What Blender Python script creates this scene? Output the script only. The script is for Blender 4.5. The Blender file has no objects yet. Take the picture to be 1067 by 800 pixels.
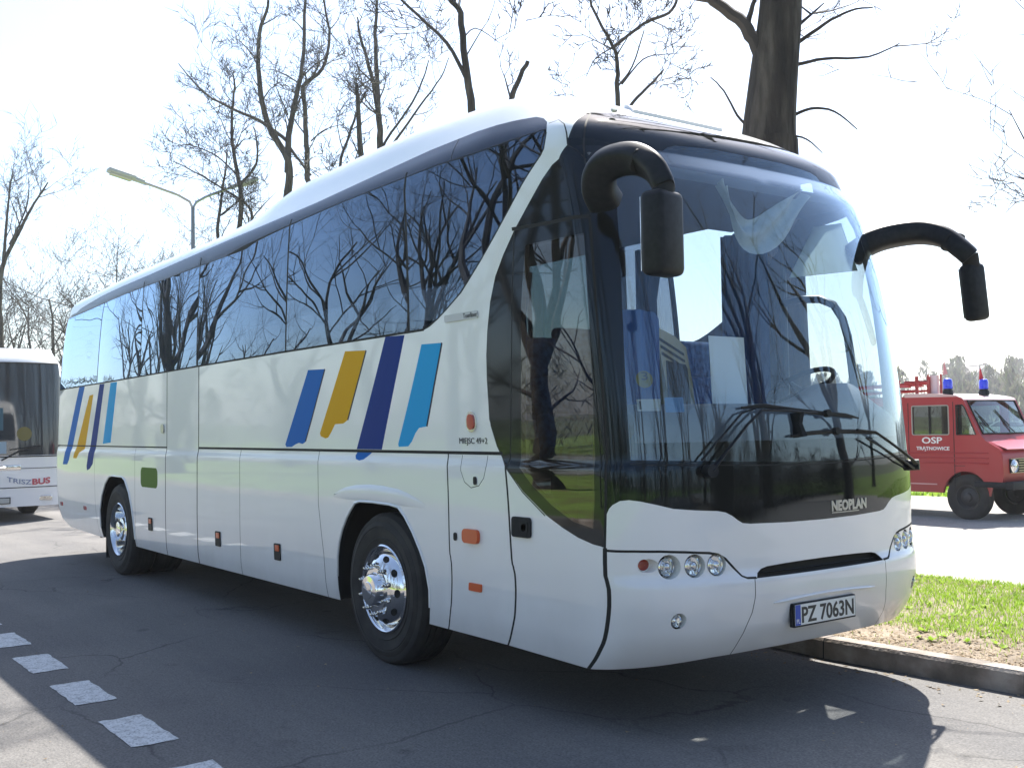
import bpy, bmesh, math, random
from math import sin, cos, pi, radians, sqrt, atan2, hypot
from mathutils import Vector, Matrix
from mathutils.geometry import delaunay_2d_cdt

# ------------------------------------------------------------------ camera, sky, sun, exposure
scene = bpy.context.scene
COL = scene.collection
CAM = Vector((3.458, -4.964, 1.613)); YAW, PITCH, ROLL, FPX = 2.50367, 0.03939, -0.0159, 1121.32
fw = Vector((cos(YAW)*cos(PITCH), sin(YAW)*cos(PITCH), sin(PITCH)))
rt = Vector((sin(YAW), -cos(YAW), 0)); up = rt.cross(fw)
r2 = rt*cos(ROLL)+up*sin(ROLL); u2 = -rt*sin(ROLL)+up*cos(ROLL)
cam = bpy.data.cameras.new('camera'); cam_o = bpy.data.objects.new('camera', cam); COL.objects.link(cam_o)
cam.sensor_width = 36; cam.lens = FPX*36/1067; cam.clip_start = .05; cam.clip_end = 3000
M = Matrix((r2, u2, -fw)).transposed().to_4x4(); M.translation = CAM; cam_o.matrix_world = M
scene.camera = cam_o

SUNV = Vector((-.51, .67, 1.0)).normalized()          # towards the sun
world = bpy.data.worlds.new("World"); scene.world = world; world.use_nodes = True
wn = world.node_tree; wn.nodes.clear()
wo = wn.nodes.new('ShaderNodeOutputWorld'); wb = wn.nodes.new('ShaderNodeBackground'); sk = wn.nodes.new('ShaderNodeTexSky')
sk.sky_type = 'NISHITA'; sk.sun_disc = False; sk.sun_elevation = math.asin(SUNV.z); sk.sun_rotation = atan2(SUNV.x, SUNV.y)
sk.air_density = 1.0; sk.dust_density = 1.2; sk.ozone_density = 1.0; sk.altitude = 200
wb.inputs['Strength'].default_value = .098
wn.links.new(sk.outputs[0], wb.inputs['Color']); wn.links.new(wb.outputs[0], wo.inputs['Surface'])
sun = bpy.data.lights.new('sun', 'SUN'); sun.energy = 5.0; sun.angle = radians(.55); sun.color = (1, .955, .88)
sun_o = bpy.data.objects.new('sun', sun); COL.objects.link(sun_o)
sun_o.rotation_euler = (-SUNV).to_track_quat('-Z', 'Y').to_euler(); sun_o.location = (0, 0, 40)
scene.view_settings.view_transform = 'Standard'; scene.view_settings.look = 'None'
scene.view_settings.exposure = 1.56; scene.view_settings.gamma = 1; scene.view_settings.use_curve_mapping = False
scene.render.engine = 'CYCLES'
cy = scene.cycles
cy.max_bounces = 8; cy.transparent_max_bounces = 24; cy.diffuse_bounces = 3; cy.glossy_bounces = 4; cy.transmission_bounces = 6
cy.caustics_reflective = False; cy.caustics_refractive = False; cy.sample_clamp_indirect = 6; cy.use_denoising = True

# ------------------------------------------------------------------ materials
def mat(name, col, rough=.5, metal=0, coat=0, spec=.5, build=None):
    m = bpy.data.materials.new(name); m.use_nodes = True; nt = m.node_tree
    b = nt.nodes['Principled BSDF']
    b.inputs['Base Color'].default_value = (*col, 1); b.inputs['Roughness'].default_value = rough
    b.inputs['Metallic'].default_value = metal; b.inputs['Coat Weight'].default_value = coat
    b.inputs['Coat Roughness'].default_value = .03; b.inputs['Specular IOR Level'].default_value = spec
    m.diffuse_color = (*col, 1)
    if build: build(nt, b)
    return m
def N(nt, kind, **kw):
    n = nt.nodes.new(kind)
    for k, v in kw.items():
        if k.startswith('i_'): n.inputs[k[2:].replace('_', ' ')].default_value = v
        else: setattr(n, k, v)
    return n
def noise_mix(cols, scale, detail=6, lo=.35, hi=.65, bump=0, bscale=None, coords='Object', stretch=None, bdist=.02):
    """Base colour from noise between colours, with an optional bump."""
    def f(nt, b):
        L = nt.links.new
        tc = N(nt, 'ShaderNodeTexCoord'); src = tc.outputs[coords]
        if stretch:
            mp = N(nt, 'ShaderNodeMapping'); mp.inputs['Scale'].default_value = stretch; L(src, mp.inputs[0]); src = mp.outputs[0]
        n = N(nt, 'ShaderNodeTexNoise'); n.inputs['Scale'].default_value = scale; n.inputs['Detail'].default_value = detail; L(src, n.inputs['Vector'])
        r = N(nt, 'ShaderNodeValToRGB'); L(n.outputs['Fac'], r.inputs[0])
        e = r.color_ramp.elements; e[0].position = lo; e[1].position = hi
        e[0].color = (*cols[0], 1); e[1].color = (*cols[-1], 1)
        for i, c in enumerate(cols[1:-1]):
            x = e.new(lo+(hi-lo)*(i+1)/(len(cols)-1)); x.color = (*c, 1)
        L(r.outputs[0], b.inputs['Base Color'])
        if bump:
            n2 = N(nt, 'ShaderNodeTexNoise'); n2.inputs['Scale'].default_value = bscale or scale*6; n2.inputs['Detail'].default_value = 5; L(src, n2.inputs['Vector'])
            bp = N(nt, 'ShaderNodeBump'); bp.inputs['Strength'].default_value = bump; bp.inputs['Distance'].default_value = bdist
            L(n2.outputs['Fac'], bp.inputs['Height']); L(bp.outputs[0], b.inputs['Normal'])
    return f
def glass(name, tint, ior=1.5, gain=1.8, wav=0.0, wscale=1.3, gcol=(1, 1, 1)):
    """Thin tinted pane: see-through part plus the reflection of both faces, slightly wavy like real panes."""
    m = bpy.data.materials.new(name); m.use_nodes = True; nt = m.node_tree; nt.nodes.clear(); L = nt.links.new
    o = N(nt, 'ShaderNodeOutputMaterial'); mx = N(nt, 'ShaderNodeMixShader'); t = N(nt, 'ShaderNodeBsdfTransparent'); g = N(nt, 'ShaderNodeBsdfGlossy')
    t.inputs[0].default_value = (*tint, 1); g.inputs['Roughness'].default_value = 0.0; g.inputs['Color'].default_value = (*gcol, 1)
    # Schlick reflectance of a thin pane, the same from both of its sides
    ge = N(nt, 'ShaderNodeNewGeometry'); dt = N(nt, 'ShaderNodeVectorMath', operation='DOT_PRODUCT'); L(ge.outputs['Normal'], dt.inputs[0]); L(ge.outputs['Incoming'], dt.inputs[1])
    ab = N(nt, 'ShaderNodeMath', operation='ABSOLUTE'); L(dt.outputs['Value'], ab.inputs[0]); om = N(nt, 'ShaderNodeMath', operation='SUBTRACT'); om.inputs[0].default_value = 1; L(ab.outputs[0], om.inputs[1])
    pw = N(nt, 'ShaderNodeMath', operation='POWER'); pw.inputs[1].default_value = 5; L(om.outputs[0], pw.inputs[0]); R0 = ((ior-1)/(ior+1))**2
    f = N(nt, 'ShaderNodeMath', operation='MULTIPLY_ADD'); f.inputs[1].default_value = 1-R0; f.inputs[2].default_value = R0; L(pw.outputs[0], f.inputs[0])
    mu = N(nt, 'ShaderNodeMath', operation='MULTIPLY', use_clamp=True); mu.inputs[1].default_value = gain
    L(f.outputs[0], mu.inputs[0]); L(mu.outputs[0], mx.inputs[0]); L(t.outputs[0], mx.inputs[1]); L(g.outputs[0], mx.inputs[2]); L(mx.outputs[0], o.inputs[0])
    if wav:
        tc = N(nt, 'ShaderNodeTexCoord'); n = N(nt, 'ShaderNodeTexNoise'); n.inputs['Scale'].default_value = wscale; n.inputs['Detail'].default_value = 1.2
        bp = N(nt, 'ShaderNodeBump'); bp.inputs['Strength'].default_value = 1; bp.inputs['Distance'].default_value = wav
        L(tc.outputs['Object'], n.inputs['Vector']); L(n.outputs['Fac'], bp.inputs['Height']); L(bp.outputs[0], g.inputs['Normal'])
    return m
def dirt_paint(col, dirt=(.30, .27, .23)):
    """Clear-coated paint with faint road film near the bottom of the body."""
    def f(nt, b):
        L = nt.links.new
        tc = N(nt, 'ShaderNodeTexCoord'); sp = N(nt, 'ShaderNodeSeparateXYZ'); L(tc.outputs['Object'], sp.inputs[0])
        mr = N(nt, 'ShaderNodeMapRange'); mr.inputs['From Min'].default_value = .3; mr.inputs['From Max'].default_value = 1.1
        mr.inputs['To Min'].default_value = .42; mr.inputs['To Max'].default_value = .03; L(sp.outputs['Z'], mr.inputs['Value'])
        n = N(nt, 'ShaderNodeTexNoise'); n.inputs['Scale'].default_value = 3.5; n.inputs['Detail'].default_value = 8
        mp = N(nt, 'ShaderNodeMapping'); mp.inputs['Scale'].default_value = (1, 1, .5); L(tc.outputs['Object'], mp.inputs[0]); L(mp.outputs[0], n.inputs['Vector'])
        mu = N(nt, 'ShaderNodeMath', operation='MULTIPLY', use_clamp=True); L(n.outputs['Fac'], mu.inputs[0]); L(mr.outputs[0], mu.inputs[1])
        mx = N(nt, 'ShaderNodeMix', data_type='RGBA'); mx.inputs['A'].default_value = (*col, 1); mx.inputs['B'].default_value = (*dirt, 1)
        L(mu.outputs[0], mx.inputs['Factor']); L(mx.outputs['Result'], b.inputs['Base Color'])
        n3 = N(nt, 'ShaderNodeTexNoise'); n3.inputs['Scale'].default_value = .9; n3.inputs['Detail'].default_value = 1.5; L(tc.outputs['Object'], n3.inputs['Vector'])
        bp = N(nt, 'ShaderNodeBump'); bp.inputs['Strength'].default_value = 1; bp.inputs['Distance'].default_value = .004
        L(n3.outputs['Fac'], bp.inputs['Height']); L(bp.outputs[0], b.inputs['Coat Normal'])
    return f
MT = {}
MT['paint'] = mat('white_paint', (.80, .80, .81), .35, coat=.8, build=dirt_paint((.80, .80, .81)))
def blue_spec(t):
    def f(nt, b): b.inputs['Specular Tint'].default_value = (*t, 1)
    return f
MT['band_black'] = mat('band_black', (.008, .011, .018), .09, spec=.30, build=blue_spec((.40, .62, 1)))
MT['black_glass'] = mat('black_glass', (.009, .010, .010), .04, coat=0, spec=.36, build=blue_spec((.62, .80, 1)))
MT['gap'] = mat('rubber_gap', (.008, .008, .008), .8)
MT['lining'] = mat('lining', (.13, .14, .17), .85)
MT['side_glass'] = glass('side_glass', (.13, .155, .19), 1.55, 2.75, wav=.0065, wscale=.8, gcol=(.56, .74, 1.0))
MT['front_glass'] = glass('front_glass', (.78, .86, .90), 1.5, 2.5, wav=.002, gcol=(.72, .87, 1.0))
MT['far_cab_glass'] = glass('far_cab_glass', (.50, .54, .56), 1.5, 1.6)
MT['door_glass'] = glass('door_glass', (.22, .31, .30), 1.5, 2.0, wav=.003)
MT['rear_cab_glass'] = glass('clear_glass', (.55, .60, .62), 1.5, 1.6)
MT['blue'] = mat('decal_blue', (.003, .125, .47), .5, spec=.10)
MT['yellow'] = mat('decal_yellow', (.70, .36, .004), .5, spec=.10)
MT['edge'] = mat('decal_edge', (.008, .012, .03), .5, spec=.2)
MT['navy'] = mat('decal_navy', (.005, .034, .22), .5, spec=.08)
MT['cyan'] = mat('decal_cyan', (.015, .34, .70), .5, spec=.10)
MT['green'] = mat('flap_green', (.075, .16, .010), .5, spec=.12)
MT['black'] = mat('black_plastic', (.012, .014, .018), .45, spec=.16, build=noise_mix([(.011, .013, .016), (.018, .020, .025)], 30, bump=.04, bscale=260, bdist=.001))
MT['rubber'] = mat('tyre_rubber', (.018, .018, .019), .78, build=noise_mix([(.014, .014, .015), (.034, .032, .030)], 6, bump=.2, bscale=60, bdist=.003))
MT['chrome'] = mat('chrome', (.78, .78, .78), .07, metal=1)
MT['steel'] = mat('steel', (.42, .42, .43), .32, metal=1)
MT['lens'] = glass('lamp_lens', (.93, .95, .96), 1.45, 1.5)
MT['reflector'] = mat('reflector', (.85, .85, .87), .12, metal=1, build=noise_mix([(.45, .45, .47), (.95, .95, .96)], 60, detail=2, bump=.5, bscale=45, bdist=.004))
MT['amber_dark'] = mat('amber_dark', (.28, .035, .015), .2, coat=.5)
MT['orange'] = mat('orange_lens', (.62, .085, .01), .3, coat=.3)
MT['redlens'] = mat('red_lens', (.45, .03, .02), .15, coat=1)
MT['dark_text'] = mat('dark_text', (.03, .03, .035), .5)
MT['grey_text'] = mat('silver_lettering', (.42, .42, .42), .3, metal=.5)
MT['white'] = mat('white_plastic', (.78, .78, .76), .4)
MT['plate'] = mat('plate_white', (.75, .75, .73), .35)
MT['plate_blue'] = mat('plate_blue', (.02, .07, .42), .4)
MT['seat'] = mat('seat_fabric', (.035, .10, .30), .9, build=noise_mix([(.02, .06, .20), (.05, .14, .38)], 26, bump=.3, bscale=180, bdist=.002))
MT['curtain'] = mat('curtain_blue', (.03, .09, .27), .9, build=noise_mix([(.02, .06, .19), (.045, .12, .33)], 4, bump=.3, bscale=40, stretch=(1, 1, .15), bdist=.01))
MT['beige'] = mat('beige_trim', (.42, .36, .24), .5)
MT['dash'] = mat('dash_grey', (.085, .092, .105), .55)
MT['cloth'] = mat('white_cloth', (.62, .64, .63), .8, build=noise_mix([(.36, .40, .41), (.50, .53, .52)], 5, bump=.4, bscale=9, bdist=.02))
MT['paper'] = mat('paper', (.75, .76, .75), .8)
MT['sticker_y'] = mat('sticker_yellow', (.16, .145, .035), .5); MT['sticker_b'] = mat('sticker_blue', (.05, .16, .34), .5)
MT['sticker_w'] = mat('sticker_white', (.35, .36, .35), .6)
def blind_mat():
    m = mat('translucent_blind', (.6, .66, .66), .8); nt = m.node_tree; b = nt.nodes['Principled BSDF']
    t = N(nt, 'ShaderNodeBsdfTranslucent'); t.inputs[0].default_value = (.75, .82, .82, 1); mx = N(nt, 'ShaderNodeMixShader'); mx.inputs[0].default_value = .6
    o = nt.nodes['Material Output']; nt.links.new(b.outputs[0], mx.inputs[1]); nt.links.new(t.outputs[0], mx.inputs[2]); nt.links.new(mx.outputs[0], o.inputs[0]); return m
MT['blind'] = blind_mat()

# ------------------------------------------------------------------ object helpers
def link(o, parent=None):
    COL.objects.link(o)
    if parent is not None: o.parent = parent
    return o
def tag(o, label=None, cat=None, group=None, kind=None):
    if label: o['label'] = label
    if cat: o['category'] = cat
    if group: o['group'] = group
    if kind: o['kind'] = kind
    return o
def thing(name, label, cat, loc=(0, 0, 0), group=None, rz=0):
    o = bpy.data.objects.new(name, None); o.location = loc; o.rotation_euler = (0, 0, rz); o.empty_display_size = .3
    link(o); return tag(o, label, cat, group)
def mesh_obj(name, verts, faces, m, parent=None, smooth=False, mi=None, normals=None):
    me = bpy.data.meshes.new(name); me.from_pydata([tuple(v) for v in verts], [], faces)
    for x in (m if isinstance(m, (list, tuple)) else [m]): me.materials.append(x)
    if mi: me.polygons.foreach_set('material_index', mi)
    if smooth: me.polygons.foreach_set('use_smooth', [True]*len(me.polygons))
    me.update()
    if normals: me.normals_split_custom_set_from_vertices(normals)
    return link(bpy.data.objects.new(name, me), parent)
class MB:
    """Collects shapes into ONE mesh; positions are in the parent's frame."""
    def __init__(s): s.v = []; s.f = []; s.m = []; s.s = []
    def add(s, vs, fs, mi=0, sm=False):
        k = len(s.v); s.v += [tuple(v) for v in vs]; s.f += [tuple(i+k for i in f) for f in fs]; s.m += [mi]*len(fs); s.s += [sm]*len(fs)
    def box(s, a, b, mi=0, T=None, bev=0):
        x0, y0, z0 = a; x1, y1, z1 = b
        if bev:
            bm = bmesh.new(); bmesh.ops.create_cube(bm, size=1)
            for v in bm.verts: v.co = Vector(((x0+x1)/2+v.co.x*(x1-x0), (y0+y1)/2+v.co.y*(y1-y0), (z0+z1)/2+v.co.z*(z1-z0)))
            bmesh.ops.bevel(bm, geom=bm.edges[:], offset=bev, segments=3, affect='EDGES', profile=.5)
            bm.verts.index_update(); vs = [v.co.copy() for v in bm.verts]; fs = [[v.index for v in f.verts] for f in bm.faces]; bm.free()
            if T: vs = [T @ v for v in vs]
            s.add(vs, fs, mi, True); return
        vs = [Vector((x, y, z)) for x in (x0, x1) for y in (y0, y1) for z in (z0, z1)]
        if T: vs = [T @ v for v in vs]
        s.add(vs, [(0, 1, 3, 2), (4, 6, 7, 5), (0, 4, 5, 1), (2, 3, 7, 6), (0, 2, 6, 4), (1, 5, 7, 3)], mi)
    def tube(s, pts, rad, n=8, mi=0, caps=True, sq=None, box=1.0):
        pts = [Vector(p) for p in pts]; m = len(pts)
        if not isinstance(rad, (list, tuple)): rad = [rad]*m
        rings = []; pn = None
        for i, p in enumerate(pts):
            d = (pts[min(i+1, m-1)]-pts[max(i-1, 0)])
            d = d.normalized() if d.length > 1e-9 else Vector((0, 0, 1))
            if pn is None:
                a = Vector((0, 0, 1)) if abs(d.z) < .9 else Vector((1, 0, 0)); pn = d.cross(a).normalized()
            else:
                pn = pn-d*pn.dot(d); pn = pn.normalized() if pn.length > 1e-6 else d.orthogonal().normalized()
            b = d.cross(pn); r = rad[i]; ru, rv = (r, r) if sq is None else (r*sq[0], r*sq[1])
            pc = lambda t: math.copysign(abs(t)**box, t)
            rings.append([p+pn*pc(cos(2*pi*k/n))*ru+b*pc(sin(2*pi*k/n))*rv for k in range(n)])
        vs = [v for R in rings for v in R]
        fs = [(i*n+k, i*n+(k+1) % n, (i+1)*n+(k+1) % n, (i+1)*n+k) for i in range(m-1) for k in range(n)]
        if caps: fs += [tuple(range(n))[::-1], tuple((m-1)*n+k for k in range(n))]
        s.add(vs, fs, mi, True)
    def lathe(s, prof, n=32, T=None, mi=0, ax='y'):
        """prof: (radius, height along the axis)"""
        vs = []
        for r, h in prof:
            for k in range(n):
                a = 2*pi*k/n; v = Vector((r*cos(a), h, r*sin(a))) if ax == 'y' else Vector((r*cos(a), r*sin(a), h))
                vs.append(T @ v if T else v)
        m = len(prof)
        s.add(vs, [(i*n+k, i*n+(k+1) % n, (i+1)*n+(k+1) % n, (i+1)*n+k) for i in range(m-1) for k in range(n)], mi, True)
    def build(s, name, m, parent=None, loc=None):
        o = mesh_obj(name, s.v, s.f, m, parent, mi=s.m); o.data.polygons.foreach_set('use_smooth', s.s)
        if any(s.s) and not all(s.s) or any(s.s):
            o.data.update()
            try: o.data.set_sharp_from_angle(angle=radians(38))
            except Exception: pass
        if loc: o.location = loc
        return o
def inpoly(x, y, P):
    c = False; j = len(P)-1
    for i in range(len(P)):
        xi, yi = P[i]; xj, yj = P[j]
        if (yi > y) != (yj > y) and x < (xj-xi)*(y-yi)/(yj-yi)+xi: c = not c
        j = i
    return c
def slab(mb, outer, holes, T, th, mi=0):
    """Flat panel with real holes: outline in (u, v), thickness th along +w, placed by T(u, v, w)."""
    vs = []; ed = []
    for L in [outer]+holes:
        k = len(vs); vs += [Vector(p) for p in L]; ed += [(k+i, k+(i+1) % len(L)) for i in range(len(L))]
    r = delaunay_2d_cdt(vs, ed, [], 0, 1e-6); V, Fc = r[0], r[2]
    keep = []
    for f in Fc:
        cx = sum(V[i][0] for i in f)/len(f); cyy = sum(V[i][1] for i in f)/len(f)
        if inpoly(cx, cyy, outer) and not any(inpoly(cx, cyy, h) for h in holes): keep.append(tuple(f))
    n = len(V); P3 = [T(v[0], v[1], 0) for v in V]+[T(v[0], v[1], th) for v in V]
    fs = [tuple(reversed(f)) for f in keep]+[tuple(i+n for i in f) for f in keep]
    es = {}
    for f in keep:
        for i in range(len(f)): es[(f[i], f[(i+1) % len(f)])] = 1
    fs += [(a, b, b+n, a+n) for (a, b) in es if (b, a) not in es]
    mb.add(P3, fs, mi)
def rrect(x0, y0, x1, y1, r, n=4):
    o = []
    for cx, cyy, a0 in ((x1-r, y0+r, -90), (x1-r, y1-r, 0), (x0+r, y1-r, 90), (x0+r, y0+r, 180)):
        for k in range(n+1):
            a = radians(a0+90*k/n); o.append((cx+r*cos(a), cyy+r*sin(a)))
    return o
def text_mesh(name, s, size, m, parent, T, bold=0.0, extrude=.001, align='LEFT', width=None):
    c = bpy.data.curves.new(name, 'FONT'); c.body = s; c.size = size; c.extrude = extrude; c.offset = bold; c.align_x = align; c.resolution_u = 3
    tmp = bpy.data.objects.new('tmp', c); COL.objects.link(tmp); bpy.context.view_layer.update()
    me = bpy.data.meshes.new_from_object(tmp.evaluated_get(bpy.context.evaluated_depsgraph_get()))
    bpy.data.objects.remove(tmp); bpy.data.curves.remove(c)
    xs = [v.co.x for v in me.vertices]
    if width and xs:
        w = max(xs)-min(xs); k = width/w; x0 = min(xs)
        for v in me.vertices: v.co.x = (v.co.x-(x0 if align == 'LEFT' else 0))*k
    if callable(T):
        for v in me.vertices: v.co = T(v.co)
    else:
        for v in me.vertices: v.co = T @ v.co
    me.materials.clear(); me.materials.append(m); me.name = name
    return link(bpy.data.objects.new(name, me), parent)
def quad_frame(o, x, z):
    """Matrix from local (x right, y up, z out) to world."""
    x = Vector(x).normalized(); z = Vector(z).normalized(); y = z.cross(x).normalized()
    m = Matrix((x, y, z)).transposed().to_4x4(); m.translation = Vector(o); return m

# ================================================================== THE COACH IN FRONT: its surface as a function
def sstep(a, b, t):
    t = min(1, max(0, (t-a)/(b-a))); return t*t*(3-2*t)
def curve(pts):
    xs = [q[0] for q in pts]; ys = [q[1] for q in pts]; n = len(xs); m = [0]*n
    for i in range(n):
        if i == 0: m[i] = (ys[1]-ys[0])/(xs[1]-xs[0])
        elif i == n-1: m[i] = (ys[-1]-ys[-2])/(xs[-1]-xs[-2])
        else:
            a = (ys[i]-ys[i-1])/(xs[i]-xs[i-1]); b = (ys[i+1]-ys[i])/(xs[i+1]-xs[i]); m[i] = 0 if a*b <= 0 else 2*a*b/(a+b)
    def f(t):
        if t <= xs[0]: return ys[0]
        if t >= xs[-1]: return ys[-1]
        i = 0
        while t > xs[i+1]: i += 1
        h = xs[i+1]-xs[i]; u = (t-xs[i])/h
        return (2*u**3-3*u*u+1)*ys[i]+(u**3-2*u*u+u)*h*m[i]+(-2*u**3+3*u*u)*ys[i+1]+(u**3-u*u)*h*m[i+1]
    return f
ZR = 3.22; A0 = -.85; LF = 1.6; AC = A0+LF; NE = 2.4; RH = .43
W0 = curve([(.25, 1.20), (.34, 1.245), (.5, 1.268), (.9, 1.276), (1.30, 1.276), (1.37, 1.275), (1.435, 1.262), (2.2, 1.262), (2.6, 1.252), (3.0, 1.235), (ZR, 1.222)])
F0 = curve([(.25, -.62), (.32, -.52), (.42, -.425), (.55, -.355), (.72, -.325), (.79, -.328), (.835, -.352), (.95, -.356), (1.2, -.355), (1.6, -.38), (2.0, -.43), (2.5, -.53), (3.0, -.69), (ZR, -.80)])
D0 = curve([(.25, .43), (.6, .43), (1.2, .42), (2.0, .42), (3.0, .38), (ZR, .36)])
X0 = curve([(.25, -11.5), (.5, -11.8), (.7, -11.97), (1.2, -12.05), (1.9, -12.0), (2.6, -11.85), (3.0, -11.72), (ZR, -11.6)])
KX = curve([(-12., .72), (-11, .76), (-9, .88), (-6, .93), (-3.2, .98), (-2.0, .98), (-1.4, .83), (-1, .70), (-.6, .60)])
BU = curve([(-6.6, 0), (-6.0, .05), (-5, .175), (-3.5, .185), (-2.2, .14), (-1.5, .06), (-1.1, 0)])
_lv = {}
def level(v):
    if v in _lv: return _lv[v]
    if v <= ZR: r = (W0(v), F0(v), D0(v), X0(v), v)
    else:
        i = min(1, v-ZR); r = (max(W0(ZR)*(1-i), 1e-4), F0(ZR)-1.35*i, D0(ZR)*(1-i)+.15*i, X0(ZR)+.9*i, ZR+RH*(1-(1-i)**4.5)**.5)
    _lv[v] = r; return r
def P(a, v):
    w, F, D, Xr, z = level(v); xs = F-D; am = a; sg = 1
    if a > AC: am = 2*AC-a; sg = -1
    if am <= A0:
        if am > -11.75:
            x = am+(xs-A0)*sstep(-4, A0, am)+(Xr+12.05)*(1-sstep(-11.75, -8, am)); y = -w
        else:
            R = .28*min(1, w/.6); xr = -11.75+(Xr+12.05); t = (-11.75-am)/.45
            if t <= 1: ph = t*pi/2; x = xr-.30*sin(ph); y = -(w-R*(1-cos(ph)))
            else: x = xr-.30-.04*(1-(1-min(t-1, 1))**2); y = -(w-R)*(1-min(1, t-1))
    else:
        th = (am-A0)/LF*pi/2; c, s = max(cos(th), 0), sin(th); r = (c**NE+s**NE)**(-1/NE); x = xs+D*r*s; y = -w*r*c
    if z > 3.0:
        z = 3.0+(z-3.0)*KX(x)
        if v > ZR: z += BU(x)*sstep(.05, .3, v-ZR)
    return Vector((x, sg*y, z))
def FR(a, v):
    e = .012; da = P(a+e, v)-P(a-e, v); dv = P(a, v+e)-P(a, v-e); n = da.cross(dv)
    n = n.normalized() if n.length > 1e-12 else Vector((0, 0, 1))
    return P(a, v), da/(2*e), dv/(2*e), n
def frame(a, v, off=0.0):
    p, da, dv, n = FR(a, v); x = da.normalized(); y = n.cross(x)
    m = Matrix((x, y, n)).transposed().to_4x4(); m.translation = p+n*off; return m
def strip(pts, w):
    """Polyline in (a, v) widened to a polygon of real width w."""
    L = []; Rr = []
    for i, (a, v) in enumerate(pts):
        a0, v0 = pts[max(i-1, 0)]; a1, v1 = pts[min(i+1, len(pts)-1)]
        _, da, dv, _ = FR(a, v); la, lv = da.length, dv.length
        dx, dy = (a1-a0)*la, (v1-v0)*lv; d = hypot(dx, dy) or 1
        nx, ny = -dy/d*w/2/la, dx/d*w/2/lv
        L.append((a+nx, v+ny)); Rr.append((a-nx, v-ny))
    return L+Rr[::-1]
def mir(pts): return [(2*AC-a, v) for a, v in pts][::-1]
def disc(a, v, r, n=24, rv=None):
    _, da, dv, _ = FR(a, v); return [(a+r*cos(2*pi*k/n)/da.length, v+(rv or r)*sin(2*pi*k/n)/dv.length) for k in range(n)]

# ---- outlines in surface coordinates (a runs along the side and round the front, v is height)
black_edge = [(-.359, 3.377), (-.416, 3.325), (-.54, 3.239), (-.78, 3.146), (-.919, 3.085), (-1.055, 2.989), (-1.189, 2.892), (-1.376, 2.751), (-1.518, 2.62), (-1.621, 2.502), (-1.695, 2.358), (-1.753, 2.183), (-1.785, 2.04), (-1.800, 1.897), (-1.804, 1.657), (-1.749, 1.515), (-1.648, 1.376), (-1.495, 1.244), (-1.288, 1.12), (-1.15, 1.062), (-1.02, 1.018), (-.90, .992), (-.757, .981)]
door_front = [(-.556, 2.723), (-.582, 2.591), (-.604, 2.462), (-.622, 2.334), (-.64, 2.211), (-.657, 2.088), (-.672, 1.967), (-.685, 1.846), (-.695, 1.726), (-.708, 1.594), (-.716, 1.462), (-.72, 1.33), (-.734, 1.213), (-.745, 1.097), (-.755, .981)]
door_low = [(-.755, .981), (-.757, .838), (-.759, .64), (-.765, .486), (-.813, .339), (-.83, .24)]
black_top = [(-.359, 3.377), (-.1, 3.42), (.154, 3.43), (.42, 3.40), (.587, 3.375), (.75, 3.365)]
bumper_top = [(-.757, 1.085), (-.735, 1.135), (-.717, 1.158), (-.684, 1.183), (-.635, 1.203), (-.546, 1.224), (-.453, 1.229), (-.353, 1.221), (-.234, 1.202), (-.131, 1.18), (-.008, 1.168), (.12, 1.158), (.165, 1.148), (.20, 1.128), (.232, 1.103), (.257, 1.087), (.30, 1.081), (.508, 1.073), (.75, 1.070)]
bumper_seam = [(-.755, .968), (-.60, .968), (-.412, .969), (-.216, .966), (-.066, .957), (.071, .945), (.12, .934), (.158, .909), (.195, .865), (.235, .815), (.258, .803), (.308, .800)]
mouth = [(.308, .797), (.325, .822), (.35, .840), (.386, .850), (.498, .856), (.612, .859), (.75, .860)]
seam_down = [(.300, .797), (.293, .708), (.281, .617), (.263, .557), (.247, .48), (.235, .38), (.23, .25)]
door_inner = [(-1.29, 2.648), (-1.019, 2.641), (-.671, 2.637), (-.708, 2.484), (-.739, 2.334), (-.767, 2.184), (-.798, 2.07), (-.828, 1.956), (-.848, 1.842), (-.862, 1.728), (-.872, 1.603), (-.878, 1.477), (-.882, 1.352), (-.886, 1.227), (-.90, 1.075), (-1.06, 1.10), (-1.244, 1.18), (-1.422, 1.29), (-1.522, 1.38), (-1.512, 1.485), (-1.501, 1.608), (-1.486, 1.731), (-1.469, 1.855), (-1.447, 1.992), (-1.425, 2.129), (-1.401, 2.266), (-1.36, 2.43)]
door_left = [(-1.378, 2.751), (-1.421, 2.582), (-1.46, 2.414), (-1.486, 2.274), (-1.512, 2.136), (-1.537, 1.997), (-1.56, 1.859), (-1.583, 1.711), (-1.602, 1.563), (-1.618, 1.43), (-1.640, 1.376)]
ws = [(-.436, 1.431), (-.434, 1.566), (-.43, 1.694), (-.422, 1.822), (-.405, 1.947), (-.388, 2.072), (-.369, 2.199), (-.349, 2.327), (-.331, 2.456), (-.31, 2.588), (-.286, 2.722), (-.26, 2.859), (-.238, 3.038), (-.215, 3.14), (-.17, 3.185), (-.08, 3.205), (.248, 3.225), (.5, 3.23), (.75, 3.23)]
ws_bot = [(.75, 1.395), (.594, 1.395), (.338, 1.406), (.052, 1.418), (-.265, 1.428)]
GLT = [(-.93, 3.262), (-1.225, 3.250), (-1.7, 3.241), (-2.2, 3.245), (-3.7, 3.243), (-5.9, 3.231), (-9.1, 3.222), (-11.86, 3.18)]   # top of the panes
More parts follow.
